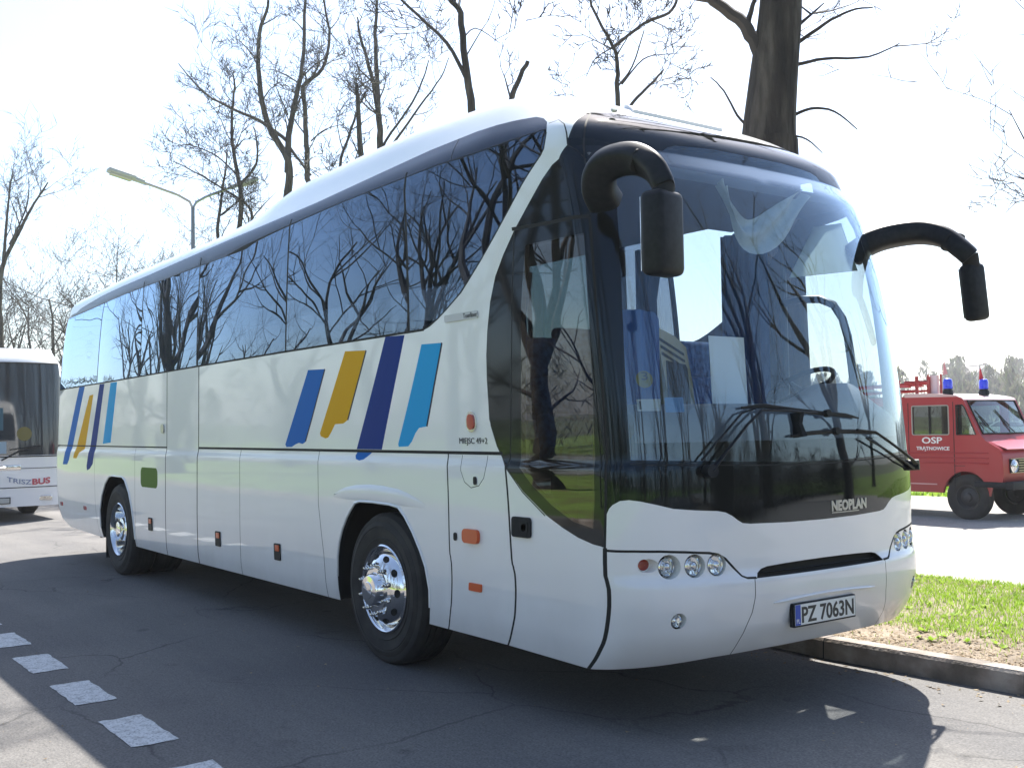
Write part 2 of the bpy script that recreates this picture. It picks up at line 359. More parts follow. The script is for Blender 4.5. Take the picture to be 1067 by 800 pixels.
slant = [(-2.47, 2.252), (-2.40, 2.268), (-2.30, 2.305), (-2.19, 2.355), (-2.005, 2.447), (-1.766, 2.614), (-1.589, 2.745), (-1.416, 2.873), (-1.152, 3.068), (-.99, 3.18), (-.925, 3.24), (-.935, 3.285), (-.98, 3.315), (-1.06, 3.332)]
band_top = [(-1.398, 3.315), (-2.4, 3.313), (-3.16, 3.295), (-4.24, 3.270), (-6.0, 3.262), (-8.2, 3.242), (-10.2, 3.235), (-11.62, 3.218), (-11.80, 3.19)]
win_bot = [(-2.47, 2.252), (-4.6, 2.247), (-6.6, 2.236), (-9, 2.215), (-11.0, 2.203), (-11.88, 2.20)]
window_zone = slant+band_top+[(-11.88, 3.0)]+win_bot[::-1][:-1]
def wb_(a):
    for (a1, v1), (a0, v0) in zip(win_bot, win_bot[1:]):
        if a >= a0: return v0+(v1-v0)*(a-a0)/(a1-a0)
    return 2.2
def gt_(a):
    for (a1, v1), (a0, v0) in zip(GLT, GLT[1:]):
        if a >= a0: return v0+(v1-v0)*(a-a0)/(a1-a0)
    return GLT[-1][1]
gap_top = [(x, y-.012) for x, y in GLT]
bottom = [(-13.3, .62), (-11.9, .60), (-11.75, .50), (-11.481, .412), (-10.2, .383), (-7.4, .366), (-4.0, .360), (-1.6, .347), (-.8, .330), (-.4, .352), (-.144, .366), (.133, .388), (.385, .397), (.75, .400)]
arch_f = [(-3.708, .2), (-3.717, .535), (-3.705, .68), (-3.674, .79), (-3.62, .89), (-3.55, .98), (-3.48, 1.045), (-3.43, 1.085), (-3.36, 1.10), (-3.18, 1.103), (-2.95, 1.098), (-2.84, 1.085), (-2.76, 1.03), (-2.66, .93), (-2.575, .815), (-2.526, .72), (-2.479, .58), (-2.462, .463), (-2.452, .2)]
arch_r = [(-9.90, .2), (-9.88, .50), (-9.81, .70), (-9.70, .88), (-9.555, 1.02), (-9.40, 1.105), (-9.284, 1.12), (-8.90, 1.115), (-8.80, 1.08), (-8.66, .95), (-8.57, .80), (-8.51, .62), (-8.49, .45), (-8.49, .2)]

REG = []      # (name, polygon, test on the mirrored coordinate?, offset)
def reg(name, poly, both=False, off=0.0): REG.append([name, poly, both, off])
reg('VOID', bottom+[(.75, .0), (-13.3, .0)], True)
reg('VOID', arch_f, True); reg('VOID', arch_r, True)
LAMPS = [(-.165, .886, .062), (-.013, .884, .060), (.108, .882, .058)]
for a, v, r in LAMPS: reg('VOID', disc(a, v, r), True)
ind = [(x-(.022 if x < -.318 else 0), y) for x, y in disc(-.300, .896, .050, 20, .034)]
reg('VOID', ind, True)
FOG = (-.128, .612, .042); reg('VOID', disc(*FOG), True)
reg('VOID', mouth+[(.75, .797)], True)
# gaps between the panels
G = lambda pts, w, both=True: reg('panel_gap', strip(pts, w), both)
G([(-11.95, 1.456), (-9, 1.456), (-7.45, 1.456)], .014); G([(-6.56, 1.456), (-4, 1.456), (-1.69, 1.456)], .020)
G([(-7.437, 2.222), (-7.455, 1.3), (-7.465, .3)], .016, False); G([(-6.541, 2.235), (-6.56, 1.3), (-6.574, .3)], .020, False)
G([(-5.528, 1.45), (-5.536, .3)], .008, False); G([(-4.012, 1.45), (-4.008, 1.05), (-3.93, .68), (-3.90, .3)], .007, False)
G([(-2.255, 1.45), (-2.24, .9), (-2.223, .3)], .013, False); G([(-8.45, 1.45), (-8.45, .3)], .006, False); G([(-10.0, 1.45), (-10.0, .3)], .005, False)
G([(-1.655, 1.395), (-1.61, .9), (-1.57, .3)], .017, False)
G([(-1.80, 1.70), (-1.79, 1.62), (-1.74, 1.50), (-1.655, 1.38), (-1.50, 1.24), (-1.30, 1.118)], .008, False)
G(door_low, .030, False); G(door_front, .016, False); G([(-1.40, 2.759), (-1.045, 2.740), (-.556, 2.728)], .022, False); G(door_left, .010, False)
G(bumper_seam, .013); G([(.296, .797), (.293, .708), (.281, .617), (.263, .557), (.247, .48), (.235, .38)], .005)
G([(-.44, 1.41), (-.1, 1.402), (.34, 1.388), (.75, 1.378)], .006)
G([(-.917, 3.275), (-.80, 3.290), (-.66, 3.262), (-.50, 3.17), (-.44, 3.08)], .008, False)
G([(-.33, 3.36), (-.45, 3.1), (-.50, 2.9), (-.535, 2.74)], .010)
G(slant[:11][::-1], .010); G(gap_top, .010)
G([(a, v-.002) for a, v in win_bot], .016)
for a in (-2.66, -4.6, -6.6, -8.3, -10.0): G([(a, gt_(a)), (a, wb_(a))], .026)
G([(-1.98, 3.31), (-2.0, 3.235)], .01)
fuel = [(-2.101, 1.443), (-2.107, 1.348), (-2.07, 1.279), (-2.002, 1.246), (-1.922, 1.261), (-1.87, 1.308), (-1.842, 1.38), (-1.838, 1.443)]
G(fuel, .005, False)
# stripes on the side
def stripe(name, pts, edge=None):
    if edge: REG.append([name+'#edge', strip(edge, .018), False, 0])
    REG.append([name, pts, False, 0])
stripe('stripe_blue', [(-4.194, 2.076), (-3.907, 2.068), (-4.018, 1.888), (-4.131, 1.705), (-4.255, 1.517), (-4.302, 1.502), (-4.367, 1.511), (-4.432, 1.498), (-4.499, 1.478), (-4.598, 1.476), (-4.62, 1.497)], [(-3.907, 2.068), (-4.131, 1.705), (-4.25, 1.522)])
stripe('stripe_yellow', [(-3.58, 2.181), (-3.26, 2.167), (-3.356, 2.007), (-3.454, 1.845), (-3.552, 1.679), (-3.619, 1.654), (-3.751, 1.65), (-3.81, 1.593), (-3.862, 1.552), (-3.91, 1.545), (-3.989, 1.563), (-4.0, 1.585)], [(-3.26, 2.167), (-3.454, 1.845), (-3.552, 1.679)])
stripe('stripe_navy', [(-2.981, 2.242), (-2.72, 2.235), (-2.791, 2.086), (-2.862, 1.936), (-2.932, 1.784), (-3.0, 1.63), (-3.068, 1.468), (-3.424, 1.468)])
stripe('stripe_tail', [(-3.414, 1.447), (-3.201, 1.447), (-3.26, 1.42), (-3.31, 1.397), (-3.37, 1.388), (-3.426, 1.399), (-3.44, 1.423)])
stripe('stripe_cyan', [(-2.51, 2.157), (-2.262, 2.15), (-2.321, 2.02), (-2.38, 1.889), (-2.436, 1.756), (-2.491, 1.622), (-2.584, 1.613), (-2.63, 1.579), (-2.677, 1.524), (-2.724, 1.492), (-2.846, 1.488), (-2.851, 1.508)], [(-2.262, 2.15), (-2.38, 1.889), (-2.491, 1.622)])
stripe('rear_stripe_blue', [(-10.811, 2.195), (-10.548, 2.195), (-10.733, 1.908), (-10.939, 1.595), (-11.16, 1.274), (-11.25, 1.214), (-11.475, 1.21)])
stripe('rear_stripe_yellow', [(-10.317, 2.075), (-10.14, 2.082), (-10.3, 1.752), (-10.471, 1.415), (-10.686, 1.371), (-10.807, 1.296), (-10.97, 1.3)])
stripe('rear_stripe_navy', [(-9.879, 2.195), (-9.674, 2.195), (-9.796, 1.893), (-9.93, 1.57), (-10.072, 1.243), (-10.2, 1.18), (-10.325, 1.157), (-10.348, 1.205)])
stripe('rear_stripe_cyan', [(-9.421, 2.195), (-9.154, 2.195), (-9.268, 1.858), (-9.39, 1.5), (-9.71, 1.484)])
reg('fuel_cap_flap', rrect(-8.25, 1.03, -7.70, 1.24, .06))
# glass
reg('windshield', ws+[(AC, 1.395)]+ws_bot[1:], True)
reg('door_glass', door_inner)
panes = [(-1.30, -2.66), (-2.66, -4.6), (-4.6, -6.6), (-6.6, -8.3), (-8.3, -10.0), (-10.0, -11.86)]
paneT = lambda a1, a0: [(a, gt_(a)-.012) for a in (a1, (a1+a0)/2, a0)]+[(a, wb_(a)+.004) for a in (a0, (a1+a0)/2, a1)]
front_pane = [(a, v) for a, v in slant[:11]]+[(-.93, 3.250), (-1.225, 3.238), (-1.7, 3.229), (-2.2, 3.233), (-2.66, 3.234), (-2.66, 2.255)]
reg('side_window@0', front_pane, True)
for k, (a1, a0) in enumerate(panes[1:]): reg('side_window@%d' % (k+1), paneT(a1, a0), True)
reg('side_band', window_zone, True)
drv = [(-1.62, 1.62), (-.80, 1.62), (-.70, 2.2), (-.56, 2.9), (-.66, 3.02), (-1.0, 2.98), (-1.5, 2.62), (-1.68, 2.3)]
REG.append(['driver_window', drv, 'far', 0])
reg('door_frame', black_edge[7:]+door_front[::-1]+[(-1.045, 2.736), (-1.376, 2.753)])
reg('quarter_glass', black_edge[:8]+[(-1.045, 2.736)]+[(-.556, 2.723), (-.52, 2.85), (-.45, 3.1), (-.34, 3.36)], True)
REG.append(['front_mask', black_edge+door_front[::-1]+[(-1.045, 2.736)], 'far', 0])
reg('front_mask', [(-.34, 3.38)]+black_top[1:]+[(AC, 1.0)]+bumper_top[::-1]+door_front[::-1]+[(-.52, 2.85), (-.45, 3.1)], True)
reg('rear_window', [(-13.2, 1.9), (-12.15, 1.9), (-12.1, 3.1), (-13.2, 3.1)], True)
# white panels
reg('front_panel', bumper_top[:]+[(AC, .86)]+mouth[::-1]+bumper_seam[::-1], True)
reg('bumper', bumper_seam+[(AC, .797), (AC, .3), (-.80, .3)]+door_low[::-1], True)
reg('entry_door', [(-1.655, 1.395)]+black_edge[16:]+[(-.755, .981)]+door_low[1:]+[(-1.57, .25)])
reg('locker_hatch', [(-2.255, 1.456), (-1.69, 1.456), (-1.655, 1.395), (-1.57, .25), (-2.223, .25)])
reg('luggage_hatch@0', [(-5.528, 1.456), (-4.012, 1.456), (-4.008, 1.05), (-3.93, .68), (-3.90, .25), (-5.536, .25)])
reg('luggage_hatch@1', [(-6.56, 1.456), (-5.528, 1.456), (-5.536, .25), (-6.574, .25)])
reg('luggage_hatch@2', [(-8.45, 1.456), (-7.45, 1.456), (-7.465, .25), (-8.45, .25)])
reg('emergency_door', [(-7.437, 2.222), (-6.541, 2.235), (-6.574, .25), (-7.465, .25)])
LA = 2*AC+13.2
# ---- triangulate the whole skin once, every outline an edge
AMIN = -13.1; AMAX = 2*AC+13.1; VMIN = .30; VMAX = 4.215
def frange(a, b, n): return [a+(b-a)*i/n for i in range(n+1)]
as_ = [-13.1, -12.9, -12.65, -12.4]+frange(-12.2, -11.75, 6)+frange(-11.4, -1.0, 44)+frange(A0, A0+.5, 14)[0:]+frange(A0+.56, AC, 18)[0:]
as_ = sorted(set(round(x, 4) for x in as_)); as_ = as_+[round(2*AC-x, 4) for x in as_[::-1] if x < AC-.001]
vs_ = frange(.30, .90, 14)+frange(.95, 1.30, 5)+[1.335, 1.37, 1.40, 1.435, 1.47]+frange(1.6, 3.1, 15)+[3.16, 3.2]+frange(3.22, 3.50, 15)+[3.55, 3.6, 3.7, 3.8, 3.95, 4.1, 4.2, VMAX]
vs_ = sorted(set(round(x, 4) for x in vs_))
pts = [Vector((a, v)) for a in as_ for v in vs_]
edges = [(i*len(vs_)+j, (i+1)*len(vs_)+j) for i in range(len(as_)-1) for j in range(len(vs_))]
def add_loop(L):
    k = len(pts)
    for q in L: pts.append(Vector((min(max(q[0], AMIN), AMAX), min(max(q[1], VMIN), VMAX))))
    edges.extend((k+i, k+(i+1) % len(L)) for i in range(len(L)))
for nm, poly, both, off in REG:
    dense = []
    for i in range(len(poly)):
        a, b = poly[i], poly[(i+1) % len(poly)]; am_ = max(a[0], b[0]); vm_ = (a[1]+b[1])/2
        n = max(1, int(abs(b[0]-a[0])/(.05 if am_ > -1.2 else .3)), int(abs(b[1]-a[1])/(.07 if vm_ < 1.2 or vm_ > 2.8 else .15)))
        dense += [(a[0]+(b[0]-a[0])*j/n, a[1]+(b[1]-a[1])*j/n) for j in range(n)]
    if both != 'far': add_loop(dense)
    if both: add_loop(mir(dense))
res = delaunay_2d_cdt(pts, edges, [], 0, 2e-4)
V2, F2 = res[0], res[2]
BB = [(min(q[0] for q in r[1]), max(q[0] for q in r[1]), min(q[1] for q in r[1]), max(q[1] for q in r[1])) for r in REG]
groups = {}; offs = {}
for f in F2:
    ca = sum(V2[i][0] for i in f)/3; cv = sum(V2[i][1] for i in f)/3; am = min(ca, 2*AC-ca); far = ca > AC; hit = 'body'
    for (nm, poly, both, off), bb in zip(REG, BB):
        if both is False:
            if far: continue
            x = ca
        elif both == 'far':
            if not far: continue
            x = am
        else: x = am
        if bb[0] <= x <= bb[1] and bb[2] <= cv <= bb[3] and inpoly(x, cv, poly): hit = nm; break
    if hit == 'VOID': continue
    if '@' in hit or hit in ('quarter_glass',): hit += '!F' if far else '!N'
    groups.setdefault(hit, []).append(tuple(f))
PV = [P(v[0], v[1]) for v in V2]
NV = []
for v in V2:
    _, _, _, n = FR(v[0], min(v[1], 4.17)); NV.append(n)
    if v[1] > 4.16: NV[-1] = Vector((0, 0, 1))

bus = thing('coach', 'large white touring coach with blue and yellow slanted stripes and black arched mirrors', 'coach')
def skin(name, tris, m, parent, off=0.0, mi=None, bow=None):
    ids = sorted({i for t in tris for i in t}); ix = {k: j for j, k in enumerate(ids)}
    if bow:      # each pane sits a hair off its neighbours and is slightly bowed
        cx_ = sum(PV[i].x for i in ids)/len(ids); cz_ = sum(PV[i].z for i in ids)/len(ids)
        nn = [((FR(V2[i][0], 3.19)[3] if V2[i][1] > 3.19 else NV[i])+Vector((bow[0]+bow[2]*(PV[i].x-cx_), 0, bow[1]+bow[3]*(PV[i].z-cz_)))).normalized() for i in ids]
        return mesh_obj(name, [PV[i] for i in ids], [tuple(ix[i] for i in t) for t in tris], m, parent, smooth=True, normals=nn)
    return mesh_obj(name, [PV[i]+NV[i]*off for i in ids], [tuple(ix[i] for i in t) for t in tris], m, parent, smooth=True, mi=mi, normals=[NV[i] for i in ids])
SK = {}
MATOF = {'panel_gap': 'gap', 'windshield': 'front_glass', 'door_glass': 'door_glass', 'driver_window': 'far_cab_glass', 'side_window': 'side_glass', 'side_band': 'band_black',
         'door_frame': 'black_glass', 'quarter_glass': 'black_glass', 'front_mask': 'black_glass', 'rear_window': 'black_glass', 'fuel_cap_flap': 'green',
         'stripe_blue': 'blue', 'stripe_yellow': 'yellow', 'stripe_navy': 'navy', 'stripe_tail': 'blue', 'stripe_cyan': 'cyan'}
order = ['body', 'entry_door']+[g for g in groups if g not in ('body', 'entry_door')]
edge_of = {}
for g in order:
    if g not in groups: continue
    base = g.split('!')[0].split('@')[0]
    if '#edge' in g: continue
    key = base.replace('rear_', '') if base.startswith('rear_stripe') else base
    m = MT[MATOF.get(key, 'paint')]
    par = bus
    if base in ('door_glass', 'door_frame'): par = SK['entry_door']
    nm = base
    if 'stripe' in base: nm = 'stripe'
    tris = list(groups[g]); mi = None; ms = m
    if g+'#edge' in groups:
        e = groups[g+'#edge']; mi = [0]*len(tris)+[1]*len(e); tris += e; ms = [m, MT['edge']]
    if base == 'side_window' and g.endswith('!F') and '@0' in g: ms = MT['rear_cab_glass']
    rb_ = random.Random(g); bow = (rb_.uniform(-.022, .022), rb_.uniform(-.012, .012), rb_.uniform(-.016, .022), rb_.uniform(-.03, .03)) if base == 'side_window' else None
    o = skin(nm, tris, ms, par, mi=mi, bow=bow)
    SK[g] = SK.get(g) or o
    SK.setdefault(base, o)
for base, lab in (('stripe_blue', 'royal blue slanted stripe behind the front wheel arch'), ('stripe_yellow', 'mustard yellow slanted stripe'), ('stripe_navy', 'tall navy blue slanted stripe'), ('stripe_cyan', 'light blue slanted stripe nearest the door'), ('stripe_tail', 'short blue tail below the navy stripe'), ('fuel_cap_flap', 'green rounded flap near the rear wheel')):
    if base in SK: SK[base]['label'] = lab
# inner lining and the thickness of every opaque panel
opaque = [t for g, T in groups.items() if g.split('!')[0].split('@')[0] not in ('windshield', 'door_glass', 'driver_window', 'side_window') for t in T]
ids = sorted({i for t in opaque for i in t}); ix = {k: j for j, k in enumerate(ids)}; n = len(ids)
TH = .035
lv = [PV[i]-NV[i]*.004 for i in ids]+[PV[i]-NV[i]*TH for i in ids]
lf = [tuple(ix[i]+n for i in reversed(t)) for t in opaque]
es = set((t[i], t[(i+1) % 3]) for t in opaque for i in range(3))
rim = [(ix[a], ix[b], ix[b]+n, ix[a]+n) for a, b in es if (b, a) not in es]
mesh_obj('lining', lv, lf+rim, [MT['lining'], MT['gap']], bus, mi=[0]*len(lf)+[1]*len(rim))

# ------------------------------------------------------------------ coach: underside, floor, wheel wells
m = MB()
m.box((-11.7, -1.15, .42), (-9.95, 1.15, .46)); m.box((-8.42, -1.15, .42), (-3.80, 1.15, .46)); m.box((-2.38, -1.15, .42), (-1.0, 1.15, .46))
m.box((-9.93, -.72, .46), (-8.44, .72, .50)); m.box((-3.78, -.80, .46), (-2.40, .80, .50))
m.box((-9.3, -.06, .35), (-9.0, .06, .7)); m.box((-9.18, -.9, .44), (-9.06, .9, .58)); m.box((-3.12, -.95, .42), (-3.0, .95, .54))
m.build('chassis', MT['gap'], bus)
for (x0, x1, yi) in ((-9.93, -8.45, .70), (-3.75, -2.41, .78)):
    for s in (-1, 1):
        m = MB(); a, b = sorted((s*yi, s*(yi+.02))); m.box((x0, a, .40), (x1, b, 1.22))
        a, b = sorted((s*yi, s*1.225)); m.box((x0, a, 1.20), (x1, b, 1.23)); m.box((x0-.02, a, .36), (x0+.01, b, 1.22)); m.box((x1-.01, a, .36), (x1+.02, b, 1.22)); m.build('wheel_well', MT['gap'], bus)
# the bright cut edge round each wheel arch
for nm_, A in (('f', arch_f), ('r', arch_r)):
    for far in (False, True):
        L = [q for q in A if q[1] > .33]; L = mir(L) if far else L
        m = MB(); m.tube([P(a, v)+FR(a, v)[3]*.002 for a, v in L], .009, 6); m.build('arch_trim', MT['paint'], bus)
fl = [(-3.755, 1.132), (-3.66, 1.168), (-3.575, 1.190), (-3.42, 1.212), (-3.225, 1.223), (-3.03, 1.219), (-2.841, 1.205), (-2.72, 1.183), (-2.606, 1.152), (-2.52, 1.122)]
vs = []; fs = []
for i, (a, v) in enumerate(fl):
    t = i/(len(fl)-1); lo = 1.132-.02*t; k = sin(pi*t)
    vs += [P(a, v)+Vector((0, -.001, 0)), P(a, v-.004)+Vector((0, -.005*k-.001, 0)), P(a, v-.5*(v-lo))+Vector((0, -.008*k-.001, 0)), P(a, lo)+Vector((0, -.006*k-.001, 0)), P(a, lo-.02)+Vector((0, -.001, 0))]
for i in range(len(fl)-1):
    for k in range(4): fs.append((i*5+k, i*5+k+1, i*5+k+6, i*5+k+5))
fs = [tuple(reversed(f)) for f in fs]
mesh_obj('arch_flare', vs, fs, MT['paint'], bus, smooth=True)

# ------------------------------------------------------------------ wheels
def wheel_parts(front, far, x, parent_y):
    """wheel > tyre, rim; lathe axis along y, outside towards -y for the near side."""
    w = bpy.data.objects.new('wheel', None); link(w, bus); w.location = (x, parent_y, .512); w.rotation_euler = (0, .35 if front else 1.1, pi if far else 0)
    t = MB(); Rr = .520
    prof = [(.300, .02), (.305, -.005), (.33, -.012), (.345, -.020), (.352, -.014), (.38, -.021), (.415, -.026), (.421, -.021), (.427, -.026), (.455, -.020), (.461, -.014), (.47, -.016), (.497, -.004), (.505, .012), (.514, .022)]
    for k in range(5):
        y0 = .03+k*.046; prof += [(.520, y0), (.520, y0+.034), (.509, y0+.036), (.509, y0+.044)]
    prof += [(.514, .262), (.50, .278), (.45, .295), (.32, .285), (.30, .27)]
    t.lathe(prof, 64)
    if not front:
        t.lathe([(r, h+.33) for r, h in prof], 48)
    t.build('tyre', MT['rubber'], w)
    r = MB()
    if front:
        r.lathe([(.300, .02), (.302, -.012), (.292, -.020), (.283, -.012), (.276, .012), (.268, .030), (.262, .030), (.255, .012), (.235, -.020), (.20, -.048), (.165, -.066), (.150, -.070), (.148, -.078), (.118, -.080), (.112, -.088), (.108, -.118), (.096, -.130), (.06, -.134), (.055, -.140), (0.001, -.142)], 64)
        for k in range(10):
            a = 2*pi*k/10; T = Matrix.Rotation(-a, 4, 'Y') @ Matrix.Translation((.1675, 0, 0))
            r.lathe([(.018, -.062), (.018, -.082), (.013, -.086), (.013, -.096), (.010, -.100), (.0005, -.101)], 10, T)
            r.lathe([(.0005, -.117), (.008, -.115), (.0105, -.108), (.008, -.101), (.0005, -.099)], 10, T)
    else:
        r.lathe([(.300, .02), (.302, -.012), (.292, -.020), (.283, -.012), (.274, .02), (.262, .10), (.250, .150), (.235, .165), (.16, .170), (.140, .150), (.135, .06), (.125, .02), (.09, .010), (.085, -.02), (.05, -.03), (.001, -.032)], 64)
        for k in range(10):
            a = 2*pi*k/10; T = Matrix.Rotation(-a, 4, 'Y') @ Matrix.Translation((.178, 0, 0)); r.lathe([(.019, .17), (.019, .135), (.012, .125), (.0005, .124)], 10, T)
    h = r
    for k in range(10):
        a = 2*pi*(k+.5)/10; rr = .222 if front else .218; yy = -.0335 if front else .160; n0 = Vector((.53, -.85, 0)) if front else Vector((0, -1, 0)); n0.normalize()
        tx = Vector((-n0.y, n0.x, 0)); tz = Vector((0, 0, 1)); c = Vector((rr, yy, 0)); T = Matrix.Rotation(-a, 4, 'Y')
        ring = [T @ (c+n0*.0035+tx*.022*cos(q)+tz*.028*sin(q)) for q in [2*pi*j/14 for j in range(14)]]
        base = [T @ (c-n0*.02+tx*.022*cos(q)+tz*.028*sin(q)) for q in [2*pi*j/14 for j in range(14)]]
        h.add(ring+base, [tuple(range(14))]+[(j, (j+1) % 14, 14+(j+1) % 14, 14+j) for j in range(14)], 1)
    r.build('rim', [MT['chrome'], MT['gap']], w)
    return w
wheel_parts(True, False, -3.08, -1.235); wheel_parts(True, True, -3.08, 1.235)
wheel_parts(False, False, -9.14, -1.235); wheel_parts(False, True, -9.14, 1.235)
for y_ in (-1.17, .62): m = MB(); m.box((-9.90, y_, .12), (-9.88, y_+.55, .50)); m.build('mud_flap', MT['gap'], bus)

# ------------------------------------------------------------------ lamps in their moulded cups
bumper_o = SK['bumper']
def lamp_cup(a, v, ring, kind, r):
    R3 = [P(x, y)-FR(x, y)[3]*.001 for x, y in ring]; n = len(R3)
    c = sum(R3, Vector())/n; xd = min(p.x for p in R3)-(.012 if kind != 'ind' else .0)
    sx = 1 if a <= AC else -1
    vs = R3+[Vector((xd, c.y+(p.y-c.y)*.97, c.z+(p.z-c.z)*.97)) for p in R3]
    fs = [(i, (i+1) % n, n+(i+1) % n, n+i) for i in range(n)]
    cup = mesh_obj('lamp_cup', vs, fs+[tuple(range(n, 2*n))], MT['white'], bus, smooth=False)
    ys = [p.y for p in R3]; zs = [p.z for p in R3]; hw = (max(ys)-min(ys))/2; hh = (max(zs)-min(zs))/2; rr = min(hw, hh)*.93
    m = MB()
    T = Matrix.Translation((xd, (max(ys)+min(ys))/2, (max(zs)+min(zs))/2)) @ Matrix.Rotation(-pi/2, 4, 'Z')  # y -> x
    sy = hw/rr*.93; T = T @ Matrix.Diagonal((sy, 1, 1, 1))
    if kind == 'head':
        m.lathe([(rr*1.02, .001), (rr*1.02, .016), (rr*.95, .022), (rr*.88, .016), (rr*.80, .006), (rr*.5, .002), (rr*.42, .004)], 28, T, 0)
        m.lathe([(rr*.42, .004), (rr*.42, .02), (rr*.36, .027), (rr*.2, .033), (.0005, .035)], 24, T, 1)
        nm_ = 'headlight'
    elif kind == 'fog':
        m.lathe([(rr*1.0, .001), (rr, .014), (rr*.9, .019), (rr*.8, .010), (rr*.4, .006), (.0005, .012)], 24, T, 0); nm_ = 'fog_light'
    else:
        m.lathe([(rr*1.0, .001), (rr, .010), (rr*.7, .016), (.0005, .018)], 20, T @ Matrix.Translation((.0, -.012, 0)), 2); nm_ = 'turn_signal'
    h = m.build(nm_, [MT['chrome'], MT['reflector'], MT['amber_dark']], bus)
    if kind != 'ind':
        g = MB(); g.lathe([(rr*.95, .022), (rr*.8, .033), (rr*.5, .043), (.0005, .048)], 24, T); g.build('lens', MT['lens'], h)
for far in (False, True):
    for a, v, r in LAMPS:
        L = disc(a, v, r); L = mir(L) if far else L
        lamp_cup(2*AC-a if far else a, v, L, 'head', r)
    L = disc(*FOG); lamp_cup(2*AC-FOG[0] if far else FOG[0], FOG[1], mir(L) if far else L, 'fog', FOG[2])
    lamp_cup(2*AC+.3 if far else -.3, .896, mir(ind) if far else ind, 'ind', .04)
# mouth grille, set back behind the opening
mo = mouth+mir(mouth); vs = []; fs = []
aa_ = [.29+(2*AC-.58)*i/40 for i in range(41)]
for i, a in enumerate(aa_):
    for v, o in ((.875, -.012), (.868, -.05), (.785, -.05), (.775, -.012)): vs.append(P(a, v)+FR(a, v)[3]*o)
for i in range(40):
    for k in range(3): fs.append((i*4+k, i*4+k+1, i*4+k+5, i*4+k+4))
mesh_obj('grille', vs, fs, MT['gap'], bus)
m = MB()
for k in range(2): m.tube([P(a, .81+.022*k)-FR(a, .81)[3]*.03 for a in aa_[2:-2]], .004, 5)
m.build('grille_bar', MT['black'], bus)

# number plate with its holder
pf = frame(.715, .575, .012)
pv = (P(.95, .60)-P(.48, .60)).normalized(); cpl = P(.715, .575); npl = Vector((pv.y, -pv.x, 0)).normalized()
tl = Vector((0, 0, 1)); cpl = Vector((cpl.x+.030, cpl.y, cpl.z))
PF = quad_frame(cpl, pv, npl)
m = MB(); m.box((-.268, -.064, -.030), (.268, .064, .002), T=PF, bev=.006); ho = m.build('plate_holder', MT['black'], bus)
m = MB(); m.box((-.258, -.053, .002), (.258, .057, .0045), T=PF); po = m.build('number_plate', MT['plate'], bus)
m = MB(); m.box((-.257, -.052, .0045), (-.215, .056, .0055), T=PF); m.build('country_band', MT['plate_blue'], po)
text_mesh('lettering', 'PZ 7063N', .118, MT['dark_text'], po, PF @ Matrix.Translation((-.205, -.040, .0055)), bold=.0022, width=.448)
text_mesh('lettering', 'PL', .034, MT['white'], po, PF @ Matrix.Translation((-.250, -.042, .0062)), width=.028)
m = MB()   # moulded lip over the plate
m.tube([P(a, .655+.018*sin((a-.38)/(.72)*pi))+FR(a, .65)[3]*.003 for a in frange(.40, 1.10, 16)], [.003]+[.008]*15+[.003], 6); m.build('moulding', MT['paint'], bus)

# raised maker's lettering on the black panel, badges and small writing
def on_skin(a0, v0, off=.004, sc=1.0):
    def f(q):
        _, da, dv, n = FR(a0, v0); a = a0+q.x/da.length; v = v0+q.y/dv.length
        return P(a, v)+FR(a, v)[3]*(off+q.z)
    return f
text_mesh('lettering', 'NEOPLAN', .078, MT['grey_text'], SK['front_mask'], on_skin(.815, 1.112, .002), bold=.0036, width=.335, extrude=.002)
m = MB(); vs = [P(a, v)+FR(a, v)[3]*.003 for a in frange(.815, 1.02, 8) for v in (1.098, 1.103)]
m.add(vs, [(2*i, 2*i+2, 2*i+3, 2*i+1) for i in range(8)]); m.build('lettering', MT['grey_text'], SK['front_mask'])
text_mesh('lettering', 'MIEJSC 49+2', .052, MT['dark_text'], bus, on_skin(-2.125, 1.512, .002), width=.30)
def plaque(name, a, v, w, h, m_, parent=bus, th=.006, r=None, off=0):
    mb = MB(); T0 = on_skin(a, v, off)
    slab(mb, rrect(-w/2, -h/2, w/2, h/2, r or min(w, h)*.3), [], lambda x, y, z: T0(Vector((x, y, z))), th); return mb.build(name, m_, parent)
plaque('maker_badge', -2.02, 2.295, .37, .045, MT['steel'])
text_mesh('lettering', 'Tourliner', .045, MT['dark_text'], bus, on_skin(-1.99, 2.281, .0065), width=.15)
mk = plaque('marker_lamp', -1.985, 1.645, .105, .125, MT['chrome'], th=.008, r=.05); plaque('lens', -1.985, 1.645, .075, .095, MT['redlens'], mk, th=.006, r=.036, off=.008)
plaque('side_marker', -1.995, .955, .165, .085, MT['orange'], th=.022, r=.03); plaque('side_marker', -1.980, .651, .13, .048, MT['orange'], th=.010, r=.008)
for a, v in ((-2.17, .94), (-1.955, 1.29)): plaque('lock', a, v, .030, .05, MT['black'], SK['locker_hatch'], th=.008, r=.014)
h = plaque('door_handle', -1.505, 1.042, .175, .115, MT['black'], SK['entry_door'], th=.014, r=.02)
plaque('handle_cup', -1.505, 1.042, .135, .085, MT['gap'], SK['entry_door'], th=.002, r=.02, off=.014)
m = MB(); m.lathe([(.001, .0), (.022, .0), (.024, .008), (.018, .012), (.001, .013)], 16, frame(-1.475, 1.042, .016) @ Matrix.Rotation(pi/2, 4, 'X') @ Matrix.Scale(-1, 4, (0, 1, 0))); m.build('lock', MT['steel'], SK['entry_door'])
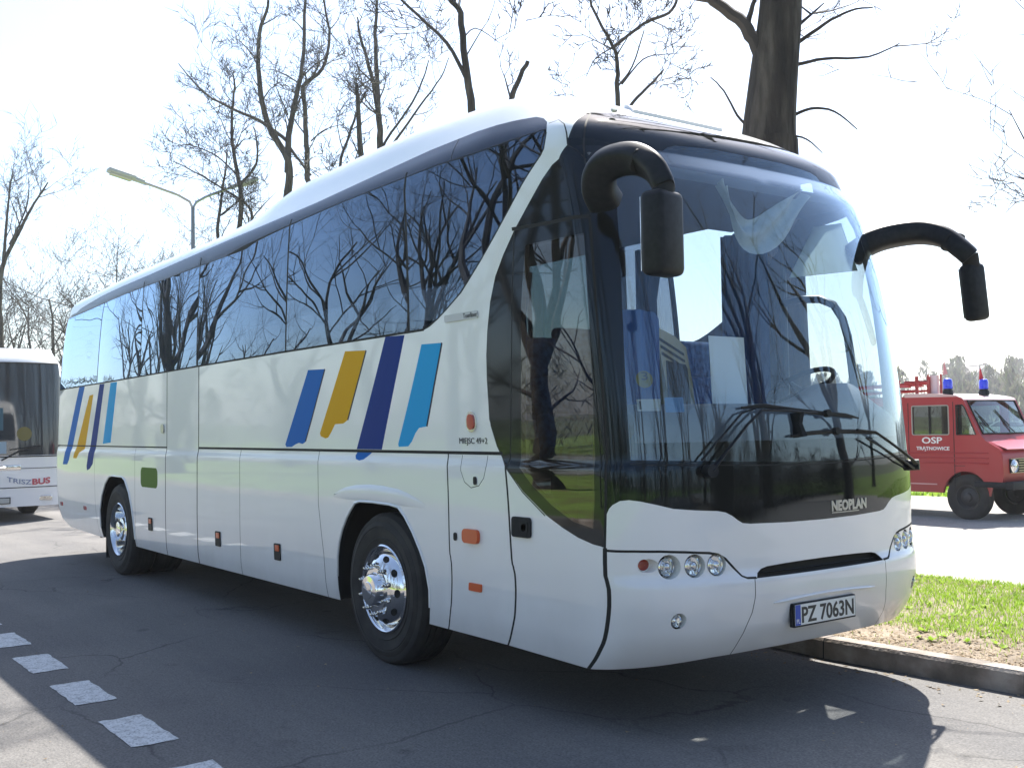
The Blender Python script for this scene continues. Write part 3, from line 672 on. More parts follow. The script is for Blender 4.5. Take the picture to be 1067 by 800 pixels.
for a, v, p_ in ((-7.93, .650, '@2'), (-6.04, .637, '@1'), (-4.755, .626, '@0')):
    par = SK.get('luggage_hatch'+p_+'!N', bus)
    h = plaque('hatch_handle', a, v, .115, .135, MT['black'], par, th=.010, r=.012); plaque('reflector', a+.012, v+.032, .070, .048, MT['orange'], par, th=.006, r=.006, off=.010)
plaque('door_handle', -7.567, 1.646, .09, .09, MT['steel'], SK['emergency_door'], th=.012, r=.03)
for a in (-11.60, -10.468): plaque('side_marker', a, .694, .10, .05, MT['redlens'], th=.010, r=.01)
m = MB(); m.lathe([(.0005, .0), (.016, -.004), (.020, -.012), (.020, -.02)], 14, frame(-.12, 3.37, .018) @ Matrix.Rotation(-pi/2, 4, 'X')); m.build('clearance_lamp', MT['white'], bus)
m = MB(); nx_ = 10      # low hatch on the roof
for lay in range(2):
    vs = []
    for i in range(nx_+1):
        for j in range(5): a = .10+.85*i/nx_; v = 3.50+.17*j/4; vs.append(P(a, v)+Vector((0, 0, .022 if lay else .0)))
    m.add(vs, [(i*5+j, i*5+5+j, i*5+6+j, i*5+j+1) for i in range(nx_) for j in range(4)])
q_ = [i*5 for i in range(nx_+1)]+[nx_*5+j for j in range(1, 5)]+[i*5+4 for i in range(nx_-1, -1, -1)]+[j for j in range(3, 0, -1)]; o_ = (nx_+1)*5
m.f += [(q_[i], q_[(i+1) % len(q_)], q_[(i+1) % len(q_)]+o_, q_[i]+o_) for i in range(len(q_))]; m.m += [0]*len(q_); m.s += [False]*len(q_)
m.build('roof_hatch', MT['white'], bus)

# stickers behind the windscreen corner
for nm_, a, v, w, h_, mm, r in (('sticker', -.268, 1.845, .09, .09, 'sticker_y', .044), ('sticker', -.258, 1.712, .125, .062, 'sticker_w', .004), ('sticker', -.088, 1.712, .105, .078, 'sticker_b', .004)):
    s_ = plaque(nm_, a, v, w, h_, MT[mm], SK['windshield'], th=.001, r=r, off=-.006)
text_mesh('lettering', '3', .06, MT['dark_text'], SK['windshield'], on_skin(-.285, 1.842, -.0045), width=.032)
m = MB(); T0 = on_skin(-.258, 1.712, -.0045); m.box((-.05, -.022, 0), (-.038, .022, .001)); m.v = [T0(Vector(v)) for v in m.v]; m.build('sticker_bar', MT['dark_text'], SK['windshield'])

# ------------------------------------------------------------------ mirrors
def mirror(arm, rad, hc, hw, hh, hd, yaw, tilt=0):
    o = bpy.data.objects.new('mirror', None); link(o, bus)
    m = MB(); pts_ = []; n = len(arm)
    for i in range(n-1):
        p0, p1, p2, p3 = [Vector(arm[min(max(i+k, 0), n-1)]) for k in (-1, 0, 1, 2)]
        for j in range(6):
            t = j/6; pts_.append(.5*((2*p1)+(-p0+p2)*t+(2*p0-5*p1+4*p2-p3)*t*t+(-p0+3*p1-3*p2+p3)*t**3))
    pts_.append(Vector(arm[-1])); K = len(pts_)
    R_ = [rad*(1.12-.25*i/K) for i in range(K)]; R_[0] *= .8; R_[-1] *= .92
    m.tube(pts_, R_, 20, sq=(1.02, .76), box=.55); m.build('mirror_arm', MT['black'], o)
    i_ = int(K*.72); m = MB(); m.tube([pts_[i_], pts_[i_]+(pts_[i_+1]-pts_[i_]).normalized()*.012], R_[i_]*1.02, 20, sq=(1.03, .775), box=.55); m.build('arm_seam', MT['gap'], o)
    T = Matrix.Translation(hc) @ Matrix.Rotation(yaw, 4, 'Z') @ Matrix.Rotation(tilt, 4, 'X')
    m = MB(); m.box((-hd/2, -hw/2, -hh/2), (hd/2, hw/2, hh/2), T=T, bev=.035); hs = m.build('mirror_housing', MT['black'], o)
    m = MB(); m.box((-hd/2-.004, -hw/2+.02, -hh/2+.025), (-hd/2, hw/2-.02, hh/2-.025), T=T); m.build('mirror_glass', MT['chrome'], o)
    m = MB(); top = T @ Vector((0, 0, hh/2)); m.tube([pts_[-1]+Vector((0, 0, .02)), top-Vector((0, 0, .02))], [.05, .055], 14); m.build('joint', MT['gap'], o)
mirror([(-.70, -1.25, 2.76), (-.665, -1.33, 2.82), (-.60, -1.372, 2.895), (-.50, -1.368, 2.925), (-.35, -1.365, 2.905), (-.22, -1.371, 2.830), (-.15, -1.372, 2.72)], .080, (-.15, -1.395, 2.505), .20, .40, .13, .15)
mirror([(-.98, 1.19, 2.72), (-.88, 1.26, 2.80), (-.78, 1.37, 2.845), (-.63, 1.48, 2.855), (-.47, 1.50, 2.80), (-.35, 1.50, 2.70), (-.315, 1.52, 2.655)], .092, (-.32, 1.565, 2.43), .15, .37, .11, -.15, .12)

# ------------------------------------------------------------------ wipers
def skin_pts(L, off): return [P(a, v)+FR(a, v)[3]*(off if not isinstance(off, list) else off[i]) for i, (a, v) in enumerate(L)]
def wiper(arm, blade, pivot, arm2=None):
    w = bpy.data.objects.new('wiper', None); link(w, bus)
    m = MB(); m.tube(skin_pts(arm, .045), [.020]+[.011]*(len(arm)-2)+[.008], 8, sq=(1, .6))
    if arm2: m.tube(skin_pts(arm2, .035), .006, 6)
    m.tube([P(*pivot), P(*pivot)+FR(*pivot)[3]*.06], .035, 14); m.build('wiper_arm', MT['black'], w)
    m = MB(); m.tube(skin_pts(blade, .022), [.005]+[.010]*(len(blade)-2)+[.004], 8, sq=(.7, 1.2))
    c = blade[len(blade)//2]; m.tube([P(*c)+FR(*c)[3]*.02, P(*c)+FR(*c)[3]*.05], .022, 8); m.build('wiper_blade', MT['gap'], w)
wiper([(.07, 1.365), (.16, 1.47), (.28, 1.60), (.37, 1.675), (.55, 1.668), (.72, 1.655)], [(.27, 1.69), (.4, 1.70), (.6, 1.675), (.8, 1.655), (.95, 1.645), (1.05, 1.628)], (.07, 1.365), [(.02, 1.42), (.12, 1.52), (.26, 1.66), (.34, 1.685)])
wiper([(1.72, 1.33), (1.56, 1.37), (1.40, 1.43), (1.24, 1.50), (1.147, 1.545), (1.0, 1.560)], [(.55, 1.535), (.7, 1.55), (.85, 1.555), (1.0, 1.552), (1.2, 1.535)], (1.72, 1.33), [(1.66, 1.31), (1.45, 1.36), (1.22, 1.45), (1.08, 1.51)])
m = MB(); c0 = (.62, 1.62); m.tube(skin_pts([(.615, 1.66), (.61, 1.60), (.62, 1.53)], .01), [.05, .035, .05], 8, sq=(.5, 1)); m.build('dark_upright', MT['black'], bus)  # dark upright piece at the middle of the windscreen

# ------------------------------------------------------------------ inside the coach
m = MB(); m.box((-11.6, -1.2, 1.13), (-2.0, 1.2, 1.18)); m.box((-2.0, -1.2, .85), (-.95, 1.2, .90)); m.box((-2.02, -1.2, .85), (-1.98, 1.2, 1.18)); m.build('cabin_floor', MT['dash'], bus)
m = MB()      # dashboard: a low shelf with the driver's binnacle on the far side
aa_ = frange(-.38, 2*AC+.38, 30); vs = []; fs = []
for a in aa_:
    p0 = P(a, 1.52); n0 = FR(a, 1.52)[3]; hmp = .13*math.exp(-((p0.y-.72)/.36)**2)
    q = [p0-n0*.05, P(a, 1.66)-n0*.07, Vector((p0.x-.24, p0.y*.93, 1.72+hmp)), Vector((p0.x-.42, p0.y*.88, 1.71+hmp*1.1)), Vector((p0.x-.52, p0.y*.86, 1.60)), Vector((p0.x-.56, p0.y*.85, 1.0))]
    vs += q
for i in range(30):
    for k in range(5): fs.append((i*6+k, i*6+6+k, i*6+7+k, i*6+k+1))
mesh_obj('dashboard', vs, fs, MT['dash'], bus, smooth=True)
m = MB(); cst = Vector((-1.0, .66, 1.84)); T = Matrix.Translation(cst) @ Matrix.Rotation(radians(-28), 4, 'Y')
ring = [T @ Vector((.22*cos(2*pi*k/28), .22*sin(2*pi*k/28), 0)) for k in range(29)]; m.tube(ring, .017, 8, caps=False)
for an in (.3, pi-.3, -pi/2): m.tube([T @ Vector((0, 0, -.03)), T @ Vector((.21*sin(an), .21*cos(an), 0))], .013, 6)
m.tube([T @ Vector((0, 0, -.02)), T @ Vector((.05, 0, -.4))], .035, 10); m.build('steering_wheel', MT['black'], bus)
def seat_mesh():
    m = MB()
    m.box((-.24, -.215, .36), (.24, .215, .50), bev=.05)
    for i, (x0, z0, w, t) in enumerate([(-.20, .45, .215, .10), (-.25, .70, .215, .10), (-.30, .95, .205, .10)]):
        T = Matrix.Translation((x0, 0, z0+.13)) @ Matrix.Rotation(radians(-11), 4, 'Y'); m.box((-t/2, -w, -.14), (t/2, w, .14), T=T, bev=.045)
    m.box((-.15, -.17, 0), (.12, .17, .37), mi=1); m.box((-.05, .22, .55), (.18, .25, .60), mi=1)
    return m
def place_seat(x, y, z, first=[None]):
    if first[0] is None:
        first[0] = seat_mesh().build('seat', [MT['seat'], MT['dash']], bus); o = first[0]
    else: o = first[0].copy(); link(o, bus)
    o.location = (x, y, z)
for r_ in range(11):
    for y in (-.92, -.48, .48, .92): place_seat(-2.75-r_*.80, y, 1.16)
place_seat(-1.62, .66, .98); place_seat(-1.85, -.45, .98)
# curtains: pleated panels beside the windows
def curtain(x0, x1, y, z0, z1, lean=0.0, n=18, taper=1.0):
    vs = []; fs = []; mrow = 8
    for j in range(mrow+1):
        t = j/mrow; z = z1+(z0-z1)*t; k = 1-(1-taper)*sin(pi*min(1, t*1.15))**2
        for i in range(n+1):
            u = i/n; x = x0+(x1-x0)*u*k+lean*t; vs.append((x, y+.025*sin(u*n*1.9)*(1+.3*sin(3*t)), z))
    for j in range(mrow):
        for i in range(n): fs.append((j*(n+1)+i, j*(n+1)+i+1, (j+1)*(n+1)+i+1, (j+1)*(n+1)+i))
    mesh_obj('curtain', vs, fs, MT['curtain'], bus, smooth=True)
curtain(-2.10, -1.66, 1.14, 1.46, 3.02); curtain(-3.05, -2.72, 1.15, 1.9, 3.05, taper=.7)
curtain(-4.75, -4.45, 1.15, 2.0, 3.05, taper=.6); curtain(-6.75, -6.45, 1.15, 2.0, 3.05, taper=.6)
curtain(-2.2, -1.72, -1.14, 1.9, 3.05, taper=.8); curtain(-4.75, -4.5, -1.15, 2.0, 3.05, taper=.6)
vs = []; fs = []      # blue drape hanging inside the door corner
for j in range(9):
    for i in range(13):
        u = i/12; vs.append((-1.06+.14*u+.02*sin(i*2.0), -.96+.30*u, 1.2+1.06*j/8-(.05*(abs(u-.5)*2)**3 if j == 8 else 0)))
for j in range(8):
    for i in range(12): fs.append((j*13+i, j*13+i+1, (j+1)*13+i+1, (j+1)*13+i))
mesh_obj('curtain', vs, fs, MT['curtain'], bus, smooth=True)
# beige entrance console with a dark screen
m = MB()
slab(m, [(-.54, 1.10), (-.368, 1.10), (-.352, 1.56), (-.384, 1.844), (-.412, 1.96), (-.433, 2.055), (-.52, 2.115), (-.676, 2.168), (-.64, 2.0), (-.59, 1.80), (-.569, 1.677)], [], lambda y, z, w: Vector((-1.07+w, y, z)), .12, 0)
con = m.build('entrance_console', MT['beige'], bus)
m = MB(); slab(m, [(-.585, 1.666), (-.402, 1.67), (-.428, 1.93), (-.444, 1.955), (-.598, 1.975)], [], lambda y, z, w: Vector((-.95+w, y, z)), .004); m.build('console_screen', MT['gap'], con)
for k in range(3):
    z0 = 2.105-.04*k; m = MB(); slab(m, [(-.648+.008*k, z0), (-.455+.006*k, z0-.085), (-.455+.006*k, z0-.098), (-.648+.008*k, z0-.016)], [], lambda y, z, w: Vector((-.95+w, y, z)), .004); m.build('console_slot', MT['gap'], con)
m = MB(); slab(m, [(-.15, 0), (.15, 0), (.15, .40), (-.15, .40)], [], lambda x, y, z: Vector((-.80+z-.05*y, -.235+x*1.0, 1.715+y)), .002); m.build('paper_sheet', MT['paper'], bus)
# white cloth bunched under the cab roof
rc = random.Random(5); vs = []; fs = []
A_ = [(-.93, -.16, 3.06), (-.93, -.02, 2.86), (-.93, .16, 2.84), (-.93, .38, 2.98), (-.93, .60, 3.10)]
B_ = [(-.93, -.11, 3.03), (-.93, .02, 2.72), (-.93, .13, 2.60), (-.93, .42, 2.72), (-.93, .69, 3.05)]
for i in range(5):
    for j in range(9):
        t = j/8; a = Vector(A_[i]); b = Vector(B_[i]); vs.append(a+(b-a)*t+Vector((.05*sin(t*9+i*2), 0, .015*sin(i*3+t*7))))
for i in range(4):
    for j in range(8): fs.append((i*9+j, i*9+j+1, (i+1)*9+j+1, (i+1)*9+j))
o = mesh_obj('draped_cloth', vs, fs, MT['cloth'], bus, smooth=True); mod = o.modifiers.new('s', 'SUBSURF'); mod.levels = 2; mod.render_levels = 2
# driver's window: roller blind, opening frame; cab header
m = MB(); slab(m, [(-1.50, 2.64), (-.93, 2.62), (-1.05, 2.96), (-1.28, 2.97)], [], lambda x, y, z: Vector((x, 1.19+z, y)), .004); m.build('roller_blind', MT['blind'], bus)
m = MB(); m.tube([(-1.56, 1.19, 2.46), (-1.40, 1.19, 2.475), (-1.24, 1.19, 2.46), (-1.13, 1.19, 2.41), (-1.06, 1.19, 2.31), (-1.02, 1.19, 2.18), (-.99, 1.18, 2.0), (-.97, 1.18, 1.8), (-.96, 1.18, 1.6)], .028, 8); m.tube([(-1.56, 1.19, 2.98), (-1.555, 1.19, 2.4), (-1.55, 1.19, 1.6)], .025, 8)
m.build('window_surround', MT['dash'], bus)
m = MB(); m.box((-2.0, -1.15, 3.04), (-.95, 1.15, 3.10)); m.box((-11.4, -1.15, 3.10), (-2.0, 1.15, 3.13)); m.build('cabin_ceiling', MT['lining'], bus)

# ================================================================== GROUND, KERBS, ROADS
def asphalt(name, c0, c1, crack=True):
    def f(nt, b):
        L = nt.links.new; tc = N(nt, 'ShaderNodeTexCoord'); co = tc.outputs['Object']
        def noi(s, d=5, src=co):
            n = N(nt, 'ShaderNodeTexNoise'); n.inputs['Scale'].default_value = s; n.inputs['Detail'].default_value = d; L(src, n.inputs['Vector']); return n.outputs['Fac']
        def ramp(src, p0, p1, k0, k1):
            r = N(nt, 'ShaderNodeValToRGB'); e = r.color_ramp.elements; e[0].position = p0; e[1].position = p1; e[0].color = (*k0, 1); e[1].color = (*k1, 1); L(src, r.inputs[0]); return r.outputs[0]
        def mul(a, c):
            x = N(nt, 'ShaderNodeMix', data_type='RGBA', blend_type='MULTIPLY'); x.inputs['Factor'].default_value = 1; L(a, x.inputs['A']); L(c, x.inputs['B']); return x.outputs['Result']
        base = ramp(noi(.45, 8), .35, .68, c0, c1)
        base = mul(base, ramp(noi(75, 3), .30, .72, (.66, .66, .67), (1.30, 1.28, 1.26)))
        base = mul(base, ramp(noi(.9, 5), .60, .72, (1, 1, 1), (.86, .86, .87)))
        base = mul(base, ramp(noi(.33, 6), .56, .64, (1, 1, 1), (1.22, 1.20, 1.17)))
        base = mul(base, ramp(noi(2.6, 7), .66, .74, (1, 1, 1), (.70, .70, .70)))
        base = mul(base, ramp(noi(22, 4), .3, .7, (.88, .88, .88), (1.08, 1.08, 1.08)))
        mp = N(nt, 'ShaderNodeMapping'); mp.inputs['Scale'].default_value = (.18, 1.4, 1); L(co, mp.inputs[0])
        base = mul(base, ramp(noi(1.0, 4, mp.outputs[0]), .38, .62, (.86, .86, .87), (1.06, 1.05, 1.03)))
        if crack:
            ns = N(nt, 'ShaderNodeTexNoise'); ns.inputs['Scale'].default_value = 1.1; ns.inputs['Detail'].default_value = 6; L(co, ns.inputs['Vector'])
            va = N(nt, 'ShaderNodeVectorMath', operation='SCALE'); va.inputs['Scale'].default_value = .55; L(ns.outputs['Color'], va.inputs[0])
            ad = N(nt, 'ShaderNodeVectorMath', operation='ADD'); L(co, ad.inputs[0]); L(va.outputs[0], ad.inputs[1])
            mp2 = N(nt, 'ShaderNodeMapping'); mp2.inputs['Scale'].default_value = (.42, .62, 1); mp2.inputs['Location'].default_value = (.35, .2, 0); L(ad.outputs[0], mp2.inputs[0])
            vo = N(nt, 'ShaderNodeTexVoronoi', feature='DISTANCE_TO_EDGE'); vo.inputs['Scale'].default_value = 1; L(mp2.outputs[0], vo.inputs['Vector'])
            cr = ramp(vo.outputs['Distance'], .0, .007, (0, 0, 0), (1, 1, 1))
            gate = ramp(noi(.7, 3), .42, .56, (0, 0, 0), (1, 1, 1))
            mx = N(nt, 'ShaderNodeMix', data_type='RGBA', blend_type='LIGHTEN'); mx.inputs['Factor'].default_value = 1; L(cr, mx.inputs['A']); L(gate, mx.inputs['B'])
            mx2 = N(nt, 'ShaderNodeMix', data_type='RGBA'); mx2.inputs['A'].default_value = (.45, .45, .46, 1); mx2.inputs['B'].default_value = (1, 1, 1, 1); L(mx.outputs['Result'], mx2.inputs['Factor'])
            base = mul(base, mx2.outputs['Result'])
        L(base, b.inputs['Base Color'])
        bp = N(nt, 'ShaderNodeBump'); bp.inputs['Strength'].default_value = .5; bp.inputs['Distance'].default_value = .010; L(noi(90, 4), bp.inputs['Height']); L(bp.outputs[0], b.inputs['Normal'])
    return mat(name, c0, .88, build=f, spec=.3)
M_ASPH = asphalt('old_asphalt', (.130, .128, .128), (.176, .170, .162))
M_ROAD = asphalt('pale_road', (.30, .285, .265), (.37, .35, .325), crack=False)
M_CONC = mat('kerb_concrete', (.28, .25, .22), .9, build=noise_mix([(.13, .11, .09), (.24, .20, .17), (.36, .32, .28)], 4, 10, bump=.9, bscale=45, bdist=.01))
M_LAWN = mat('lawn_ground', (.07, .11, .02), .95, build=noise_mix([(.15, .13, .05), (.16, .24, .035), (.20, .31, .045)], .8, 8, .32, .6, bump=.6, bscale=40, bdist=.03))
M_SOIL = mat('soil', (.2, .16, .12), .95, build=noise_mix([(.13, .10, .07), (.26, .21, .155)], 5, 10, bump=.8, bscale=60, bdist=.01))
M_PAINT = mat('road_paint', (.55, .55, .54), .8)
def worn():
    m = M_PAINT; nt = m.node_tree; b = nt.nodes['Principled BSDF']; L = nt.links.new; tc = N(nt, 'ShaderNodeTexCoord')
    n = N(nt, 'ShaderNodeTexNoise'); n.inputs['Scale'].default_value = 16; n.inputs['Detail'].default_value = 9; L(tc.outputs['Object'], n.inputs['Vector'])
    r = N(nt, 'ShaderNodeValToRGB'); r.color_ramp.elements[0].position = .30; r.color_ramp.elements[1].position = .52
    r.color_ramp.elements[0].color = (.40, .40, .39, 1); r.color_ramp.elements[1].color = (.62, .62, .61, 1); L(n.outputs['Fac'], r.inputs[0])
    n2 = N(nt, 'ShaderNodeTexNoise'); n2.inputs['Scale'].default_value = 75; n2.inputs['Detail'].default_value = 3; L(tc.outputs['Object'], n2.inputs['Vector'])
    r3 = N(nt, 'ShaderNodeValToRGB'); r3.color_ramp.elements[0].position = .33; r3.color_ramp.elements[1].position = .5; r3.color_ramp.elements[0].color = (.5, .5, .5, 1); L(n2.outputs['Fac'], r3.inputs[0])
    mx = N(nt, 'ShaderNodeMix', data_type='RGBA', blend_type='MULTIPLY'); mx.inputs['Factor'].default_value = 1; L(r.outputs[0], mx.inputs['A']); L(r3.outputs[0], mx.inputs['B']); L(mx.outputs['Result'], b.inputs['Base Color'])
worn()
def sheet(name, poly, z, m, th=None):
    o = mesh_obj(name, [(x, y, z) for x, y in poly], [tuple(range(len(poly)))], m); tag(o, kind='structure'); return o
sheet('ground', [(-900, -900), (900, -900), (900, 900), (-900, 900)], -.012, M_LAWN)
KERB = [(-70, 6.0), (-30, 5.2), (-16, 3.6), (-10, 2.4), (-6, 1.75), (-4, 1.47), (-3.0, 1.33), (-2.2, 1.20), (-1.25, 1.135), (.13, 1.185), (1.5, 1.26), (4, 1.42), (10, 2.1), (40, 6)]
sheet('parking_road', KERB+[(40, -8.6), (-70, -8.6)][0:], 0.0, M_ASPH)
sheet('road', [(-15, 4.9), (-2.8, 4.62), (10, 5.4), (60, 9), (60, 21), (10, 17.2), (-7.5, 15.65), (-15, 15.5)], 0.004, M_ROAD)
# kerb stones: front face, top; the strip behind is level with them
KH = .135; KW = .14
def kerb(path, side, parent=None):
    m = MB(); n = len(path); off = []
    for i in range(n):
        a = Vector(path[max(i-1, 0)]); b = Vector(path[min(i+1, n-1)]); d = (b-a).normalized(); off.append(Vector((-d.y, d.x))*side)
    prof = [(0, -.01), (.006, KH-.02), (.022, KH), (KW, KH), (KW, -.01)]
    vs = [(path[i][0]+off[i].x*u, path[i][1]+off[i].y*u, z) for i in range(n) for u, z in prof]; k = len(prof)
    m.add(vs, [(i*k+j, i*k+j+1, (i+1)*k+j+1, (i+1)*k+j) for i in range(n-1) for j in range(k-1)]); o = m.build('kerb', M_CONC); tag(o, kind='structure'); return off
fine = []
for i in range(len(KERB)-1):
    a, b = KERB[i], KERB[i+1]; L_ = hypot(b[0]-a[0], b[1]-a[1]); k_ = max(1, int(L_/1.0)) if abs(a[0]) < 12 else 1
    fine += [(a[0]+(b[0]-a[0])*j/k_, a[1]+(b[1]-a[1])*j/k_) for j in range(k_)]
fine.append(KERB[-1]); offk = kerb(fine, 1)
m = MB()      # joints between the kerb stones
for i, (x, y) in enumerate(fine):
    if -4 < x < 6:
        o2 = offk[i]; d = Vector((o2.y, -o2.x)); q = Vector((x, y))
        for s in (0,):
            A = q-o2*.002; vs = []
            for dd in (-.004, .004):
                for (u, z) in ((-.002, .0), (.004, KH-.02), (.021, KH+.0015), (KW, KH+.0015)): vs.append((q.x+d.x*dd+o2.x*u, q.y+d.y*dd+o2.y*u, z))
            m.add(vs, [(k, k+1, k+5, k+4) for k in range(3)])
tag(m.build('kerb_joints', MT['gap']), kind='structure')
# grass strip between kerb and road: a slightly uneven bed
inner = [(x+offk[i].x*KW, y+offk[i].y*KW) for i, (x, y) in enumerate(fine)]
FARE = [(-15, 4.9), (-2.8, 4.62), (10, 5.4), (40, 7.8)]
def far_y(x):
    for (a, b), (c, d) in zip(FARE, FARE[1:]):
        if x <= c: return b+(d-b)*(x-a)/(c-a)
    return FARE[-1][1]
def near_y(x):
    for (a, b), (c, d) in zip(inner, inner[1:]):
        if a <= x <= c: return b+(d-b)*(x-a)/(c-a)
    return inner[-1][1]
rs = random.Random(3)
def strip_z(x, y): 
    t = (y-near_y(x))/max(.1, far_y(x)-near_y(x)); return (KH-.012)*(1-sstep(.86, 1.0, t))+.035*sin(pi*min(1, max(0, t)))+.012*sin(x*3.1+y*2.3)*sin(y*4.1-x)*min(1, max(0, t)*6)*(1-sstep(.8, 1, t))
vs = []; fs = []; xs_ = [-14.5, -10, -8, -6, -5]+frange(-4.4, 6, 80)+[8, 11, 15, 22, 38]; ny = 30
for x in xs_:
    for j in range(ny+1):
        t = j/ny; y = near_y(x)+(far_y(x)-near_y(x))*t; z = strip_z(x, y)
        vs.append((x, y, z if j < ny else -.005))
for i in range(len(xs_)-1):
    for j in range(ny): k = i*(ny+1)+j; fs.append((k, k+ny+1, k+ny+2, k+1))
tag(mesh_obj('verge', vs, fs, M_SOIL, smooth=True), kind='structure')
# grass blades
def blade_mat(name, cols):
    def f(nt, b):
        g = N(nt, 'ShaderNodeNewGeometry'); r = N(nt, 'ShaderNodeValToRGB'); nt.links.new(g.outputs['Random Per Island'], r.inputs[0]); e = r.color_ramp.elements
        e[0].color = (*cols[0], 1); e[1].color = (*cols[-1], 1)
        for i, c in enumerate(cols[1:-1]): x = e.new((i+1)/(len(cols)-1)); x.color = (*c, 1)
        nt.links.new(r.outputs[0], b.inputs['Base Color'])
        t = N(nt, 'ShaderNodeBsdfTranslucent'); nt.links.new(r.outputs[0], t.inputs[0]); mx = N(nt, 'ShaderNodeMixShader'); mx.inputs[0].default_value = .38
        o = nt.nodes['Material Output']; nt.links.new(b.outputs[0], mx.inputs[1]); nt.links.new(t.outputs[0], mx.inputs[2]); nt.links.new(mx.outputs[0], o.inputs[0])
    return mat(name, cols[0], .7, build=f, spec=.3)
M_GRASS = blade_mat('grass_blades', [(.16, .27, .02), (.25, .41, .035), (.34, .50, .06), (.38, .46, .13)])
M_LITTER = blade_mat('leaf_litter', [(.18, .12, .06), (.30, .22, .13), (.36, .28, .18), (.16, .13, .07)])
def pn(x, y): return .5+.25*sin(x*1.7+y*.9)+.25*sin(y*2.6-x*1.1+1.3)
def dens(x, y):
    t = (y-near_y(x)); q = far_y(x)-y
    return sstep(.30, .72, t+.25*(pn(x*3, y*3)-.5)+.15*(pn(x*9, y*9)-.5))*sstep(.18, .55, q+.3*(pn(x*4+2, y*4)-.5))
vs = []; fs = []
for _ in range(62000):
    x = -4.6+7.6*rs.random()**.8 if rs.random() < .8 else rs.uniform(-4.6, 9); y = rs.uniform(near_y(x), far_y(x))
    if rs.random() > dens(x, y)*.97+.035: continue
    z = strip_z(x, y)-.004; h = rs.uniform(.022, .058)*(.7+.5*pn(x*2, y*2)); a = rs.random()*2*pi; w = rs.uniform(.0022, .004); l = rs.uniform(.1, .8)*h; b = rs.random()*2*pi
    k = len(vs); cx, sx_ = cos(a)*w, sin(a)*w; vs += [(x-cx, y-sx_, z), (x+cx, y+sx_, z), (x+l*.4*cos(b)+cx*.7, y+l*.4*sin(b)+sx_*.7, z+h*.6), (x+l*cos(b), y+l*sin(b), z+h)]
    fs += [(k, k+1, k+2), (k, k+2, k+3)]
tag(mesh_obj('grass', vs, fs, M_GRASS), label='bright green grass growing on the verge behind the kerb', cat='grass', kind='stuff')
vs = []; fs = []
for _ in range(26000):
    x = rs.uniform(-4.5, 5.5); t = rs.random(); W_ = far_y(x)-near_y(x)
    y = near_y(x)+(rs.random()**1.6*.85 if t < .72 else W_-rs.random()**1.5*.9)
    if t < .06: y = near_y(x)+rs.uniform(0, W_)
    if t > .985: y = near_y(x)-rs.uniform(.15, .5)
    z = (strip_z(x, y)+rs.uniform(.002, .015)) if t <= .985 else .004; r = rs.uniform(.006, .022) if t > .5 else rs.uniform(.003, .01); a = rs.random()*6.28; tl_ = rs.uniform(-.6, .6)
    k = len(vs)
    for j in range(4):
        q = a+j*pi/2; rr = r*(1 if j % 2 else .55); vs.append((x+rr*cos(q), y+rr*sin(q), z+rr*sin(q)*tl_))
    fs.append((k, k+1, k+2, k+3))
tag(mesh_obj('leaf_litter', vs, fs, M_LITTER), label='brown dead leaves and crumbs of soil along the kerb and road edge', cat='leaf litter', kind='stuff')
vs = []; fs = []      # grit and flecks scattered on the asphalt
for _ in range(1500):
    x = rs.uniform(-9, 2.6); y = rs.uniform(-4.4, 1.0); r = rs.uniform(.002, .006) if rs.random() < .93 else rs.uniform(.008, .018); a = rs.random()*6.28; k = len(vs)
    vs += [(x+r*cos(a+q)*(1 if i % 2 else .6), y+r*sin(a+q)*(1 if i % 2 else .6), .005+r*.3*(i % 2)) for i, q in enumerate((0, 1.57, 3.14, 4.71))]; fs.append((k, k+1, k+2, k+3))
tag(mesh_obj('grit', vs, fs, M_LITTER), label='small grit and leaf flecks scattered on the shaded asphalt', cat='grit', kind='stuff')
# lawn blades' far counterpart: short tufts over the park lawn beyond the road (one cannot count them)
vs = []; fs = []
for _ in range(16000):
    x = rs.uniform(-34, 6); y = 15.9+rs.random()**2*22; h = rs.uniform(.05, .12); a = rs.random()*6.28; w = rs.uniform(.02, .05)
    k = len(vs); vs += [(x-w*cos(a), y-w*sin(a), -.012), (x+w*cos(a), y+w*sin(a), -.012), (x+rs.uniform(-.03, .03), y+rs.uniform(-.03, .03), h)]; fs.append((k, k+1, k+2))
tag(mesh_obj('lawn_grass', vs, fs, M_GRASS), label='sunlit green lawn beyond the road behind the red van', cat='lawn', kind='stuff')
# painted broken line
vs = []; fs = []; first = None
mk_ = MB()
for k in range(-3, 20):
    x0 = -2.82-1.085*k; rr = random.Random(k+9); pts_ = []
    for i in range(9): pts_.append((x0+.62*i/8+rr.uniform(-.008, .008), -3.225+rr.uniform(-.006, .006)))
    for i in range(4): pts_.append((x0+.62+rr.uniform(-.012, .012), -3.225+.24*(i+.5)/4))
    for i in range(9): pts_.append((x0+.62-.62*i/8+rr.uniform(-.008, .008), -2.985+rr.uniform(-.006, .006)))
    for i in range(4): pts_.append((x0+rr.uniform(-.012, .012), -2.985-.24*(i+.5)/4))
    mk_.add([(x, y, .004) for x, y in pts_], [tuple(range(len(pts_)))])
tag(mk_.build('road_markings', M_PAINT), kind='structure')
# far side of the parking road, behind the viewer
M_FLATK = 0
kerb([(-70, -8.6), (-20, -8.6), (0, -8.6), (40, -8.6)], -1)

